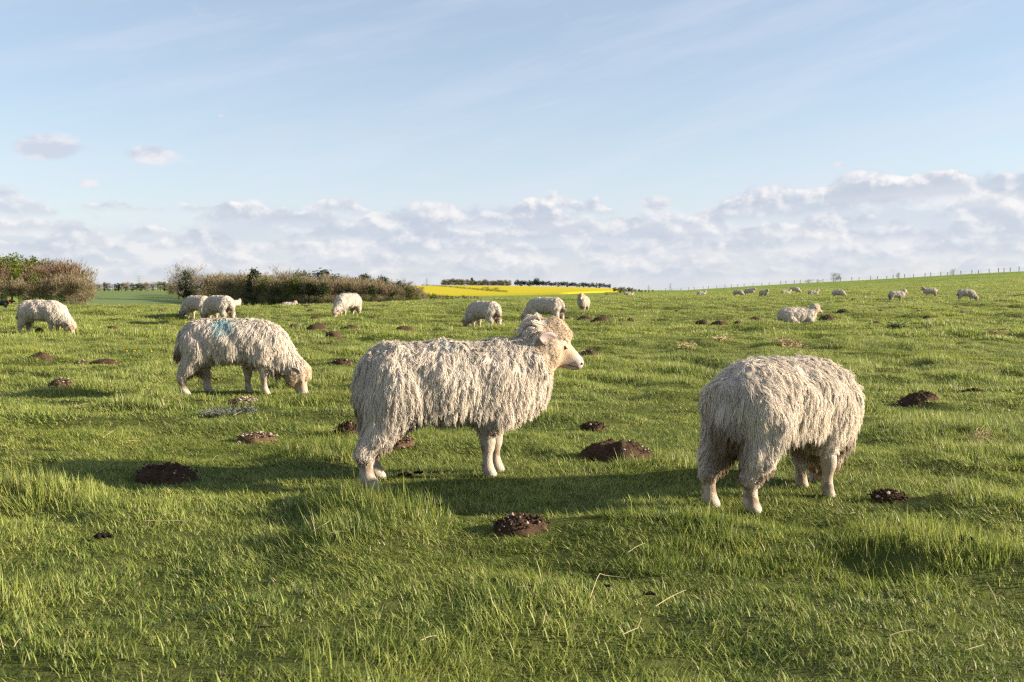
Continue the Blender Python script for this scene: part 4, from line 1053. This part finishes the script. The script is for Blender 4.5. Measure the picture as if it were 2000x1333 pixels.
photo_tree(K_GREY, 362, 521, 470, 'tall bare tree rising at the near end of the long wood', None); photo_tree(K_GREY, 376, 523, 465, 'second tall bare tree over the end of the long wood', None); photo_tree(K_GREY, 350, 530, 480, 'lower bare tree at the very end of the long wood', None)
photo_tree(K_IVY, 365, 531, 465, 'ivy-wrapped trunk rising between the tall bare trees', None); photo_tree(K_CON, 497, 523, 392, 'dark pointed evergreen rising above the long wood', None, wide=1.2)
photo_tree(K_LO, 594, 530, 395, 'round olive crown bulging above the long wood', None); photo_tree(K_GREY, 556, 527, 400, 'pale bare tree poking out of the top of the long wood', None); photo_tree(K_IVY, 634, 530, 394, 'dark ivy-topped crown above the middle of the long wood', None, wide=1.7)
photo_tree(K_IVY, 711, 538, 392, 'dark leaning crown on top of the falling end of the long wood', None, wide=1.4); photo_tree(K_IVY, 748, 542, 390, 'ivy-dark crown towards the yellow-field end of the long wood', None, wide=1.3)
photo_tree(K_IVY, 781, 550, 385, 'dark ivy tree standing before the edge of the yellow field', None); photo_tree(K_GREY, 790, 549, 385, 'bare grey tree at the yellow-field end of the long wood', None)
# far belts
def belt(x0, x1, d, top0, top1, step, kinds, label, group):
    px = x0
    while px < x1:
        photo_tree(rnd_.choice(kinds), px, np.interp(px, [x0, x1], [top0, top1]) + rnd_.uniform(-1.5, 2.2), d + rnd_.uniform(-8, 8), label, group, wide=1.15); px += step * rnd_.uniform(.7, 1.3)
belt(185, 345, 800, 554, 551, 6.5, [K_OL, K_GREY, K_OL2, K_IVY, K_LO], 'far tree in the low belt across the end of the crop field', 'trees of the far belt behind the crop field')
belt(866, 998, 1125, 546, 549, 4.4, [K_LO, K_OL, K_LO, K_OL2, K_RED], 'brownish tree in the belt on top of the yellow field', 'trees of the brown belt above the yellow field')
belt(1007, 1192, 1125, 548, 555, 4.2, [K_PINE, K_PINE, K_PINE, K_IVY], 'dark slender pine in the belt on top of the yellow field', 'pines of the dark belt above the yellow field')
photo_tree(K_CON, 922, 542, 1130, 'dark evergreen tip above the brown belt', None); photo_tree(K_PINE, 1047, 544, 1130, 'tallest dark pine of the belt above the yellow field', None, wide=1.3)
belt(1200, 1302, 560, 560, 569, 6.0, [K_PINE, K_LO, K_OL, K_IVY], 'tree in the scrubby belt between yellow field and pasture', 'trees of the scrubby belt')
belt(822, 945, 470, 572, 580, 7.0, [K_OL2, K_OL, K_LO], 'low bare hedgerow tree below the yellow field', 'hedgerow trees below the yellow field')
belt(1184, 1212, 330, 570, 571, 7.0, [K_SHRUB_G, K_SHRUB], 'gorse-like bush at the end of the yellow field', 'bushes at the end of the yellow field')
for k in range(26):
    t = k / 25; px = 826 + t * 160; d = 1075 - 380 * t ** .8
    x = (px - 1000) / FPX * d; o = tree(K_SHRUB_D, x, d, 2.0 + (1.6 if k in (19, 22) else 0), 'dark bush of the hedge line crossing the yellow field', 'bush', 'hedge bushes crossing the yellow field', 'bush', 1.6); o.location.z += .7
# bushes on the fence line
def fence_d(px): return float(np.interp(px, [1300, 1583, 2000, 2300], [455, 378, 289, 250]))
for px, top, wd, kd, lab in [(1631, 534, 1.0, K_SHRUB_D, 'round dark bush on the fence line of the hill'), (1752, 533, .5, K_SHRUB_D, 'thin dark sapling on the fence line'), (1858, 526, .7, K_SHRUB, 'small reddish bush by the fence on the hilltop'), (1578, 546, 1.8, K_SHRUB, 'low brown scrub just beyond the fence'), (1598, 547, 1.5, K_SHRUB, 'smaller brown scrub beside the low scrub beyond the fence')]:
    photo_tree(kd, px, top, fence_d(px) + 2, lab, None, 'bush', 'bush', wd)

# ------------------------------------------------------------------ fence along the crest
x0, y0 = at(1640, fence_d(1640))[:2]; fr = empty('fence', (x0, y0, float(big(x0, y0)))); base = np.array(fr.location)
pv = np.array([(sx * .07, sy * .07, z) for z in (-.3, 1.25) for sx, sy in ((-1, -1), (1, -1), (1, 1), (-1, 1))] + [(0, 0, 1.32)])
post = mesh_np('post', pv, [(0, 1, 5, 4), (1, 2, 6, 5), (2, 3, 7, 6), (3, 0, 4, 7)], [(4, 5, 8), (5, 6, 8), (6, 7, 8), (7, 4, 8)], M['post'], None, False)
px = 1300.0; line = []
while px < 2060:
    d = fence_d(px); x = (px - 1000) / FPX * d; z = float(big(x, d)); line.append((x, d, z))
    o = link('post', post, fr, np.array((x, d, z)) - base); o.scale = (1, 1, rnd_.uniform(.88, 1.18)); o.rotation_euler = (rnd_.uniform(-.05, .05), rnd_.uniform(-.05, .05), rnd_.uniform(0, 1)); px += rnd_.uniform(9, 23)
line = np.array(line) - base
for hgt in (.45, .8, 1.12):
    v, q, _ = tubes((line + np.array((0, 0, hgt)))[None], np.full((1, len(line)), .012), np.array([(0, 0, 1.0)]), 3); link('wire', mesh_np('wire', v, q, None, M['wire']), fr)
tag(fr, 'thin post and wire fence running along the crest of the hill', 'fence')

# ------------------------------------------------------------------ pylons
def pylon_mesh(h):
    bars = []
    def bar(a, b, r): bars.append((a, b, r))
    lv = [0, .2, .38, .54, .68, .8, .9, 1.0]; wd = [.10, .078, .060, .045, .034, .028, .022, .004]
    for i in range(7):
        c0 = [(sx * wd[i] * h, sy * wd[i] * h, lv[i] * h) for sx, sy in ((-1, -1), (1, -1), (1, 1), (-1, 1))]; c1 = [(sx * wd[i + 1] * h, sy * wd[i + 1] * h, lv[i + 1] * h) for sx, sy in ((-1, -1), (1, -1), (1, 1), (-1, 1))]
        for k in range(4): bar(c0[k], c1[k], .2); bar(c0[k], c1[(k + 1) % 4], .09); bar(c0[(k + 1) % 4], c1[k], .09); bar(c1[k], c1[(k + 1) % 4], .08)
    for z, w in ((.70, .17), (.80, .21), (.90, .15)):
        for sd in (-1, 1): bar((0, -.02 * h, z * h), (sd * w * h, 0, (z + .012) * h), .13); bar((0, .02 * h, (z + .045) * h), (sd * w * h, 0, (z + .012) * h), .11); bar((sd * w * h, 0, (z + .012) * h), (sd * w * h, 0, (z - .03) * h), .12)
    P = np.array([[a, b] for a, b, _ in bars], float); rr = np.array([[r, r] for *_, r in bars]); v, q, _ = tubes(P, rr, np.tile([(.31, .62, .11)], (len(bars), 1)), 4)
    return mesh_np('pylon', v, q, None, M['pylon'])
pm = pylon_mesh(36)
for px, top, d, lab in [(273, 537, 1700, 'lattice power pylon over the low belt behind the crop field'), (834, 543, 1900, 'lattice power pylon beside the brown belt on the skyline'), (1267, 557, 2400, 'faint pylon above the scrubby belt'), (1309, 553, 2300, 'pylon showing where the fence meets the scrubby belt')]:
    x = (px - 1000) / FPX * d; tag(link('pylon', pm, None, (x, d, CAM_H + (HORIZON - top) / FPX * d - 36), R(25)), lab, 'pylon', 'power pylons on the horizon')
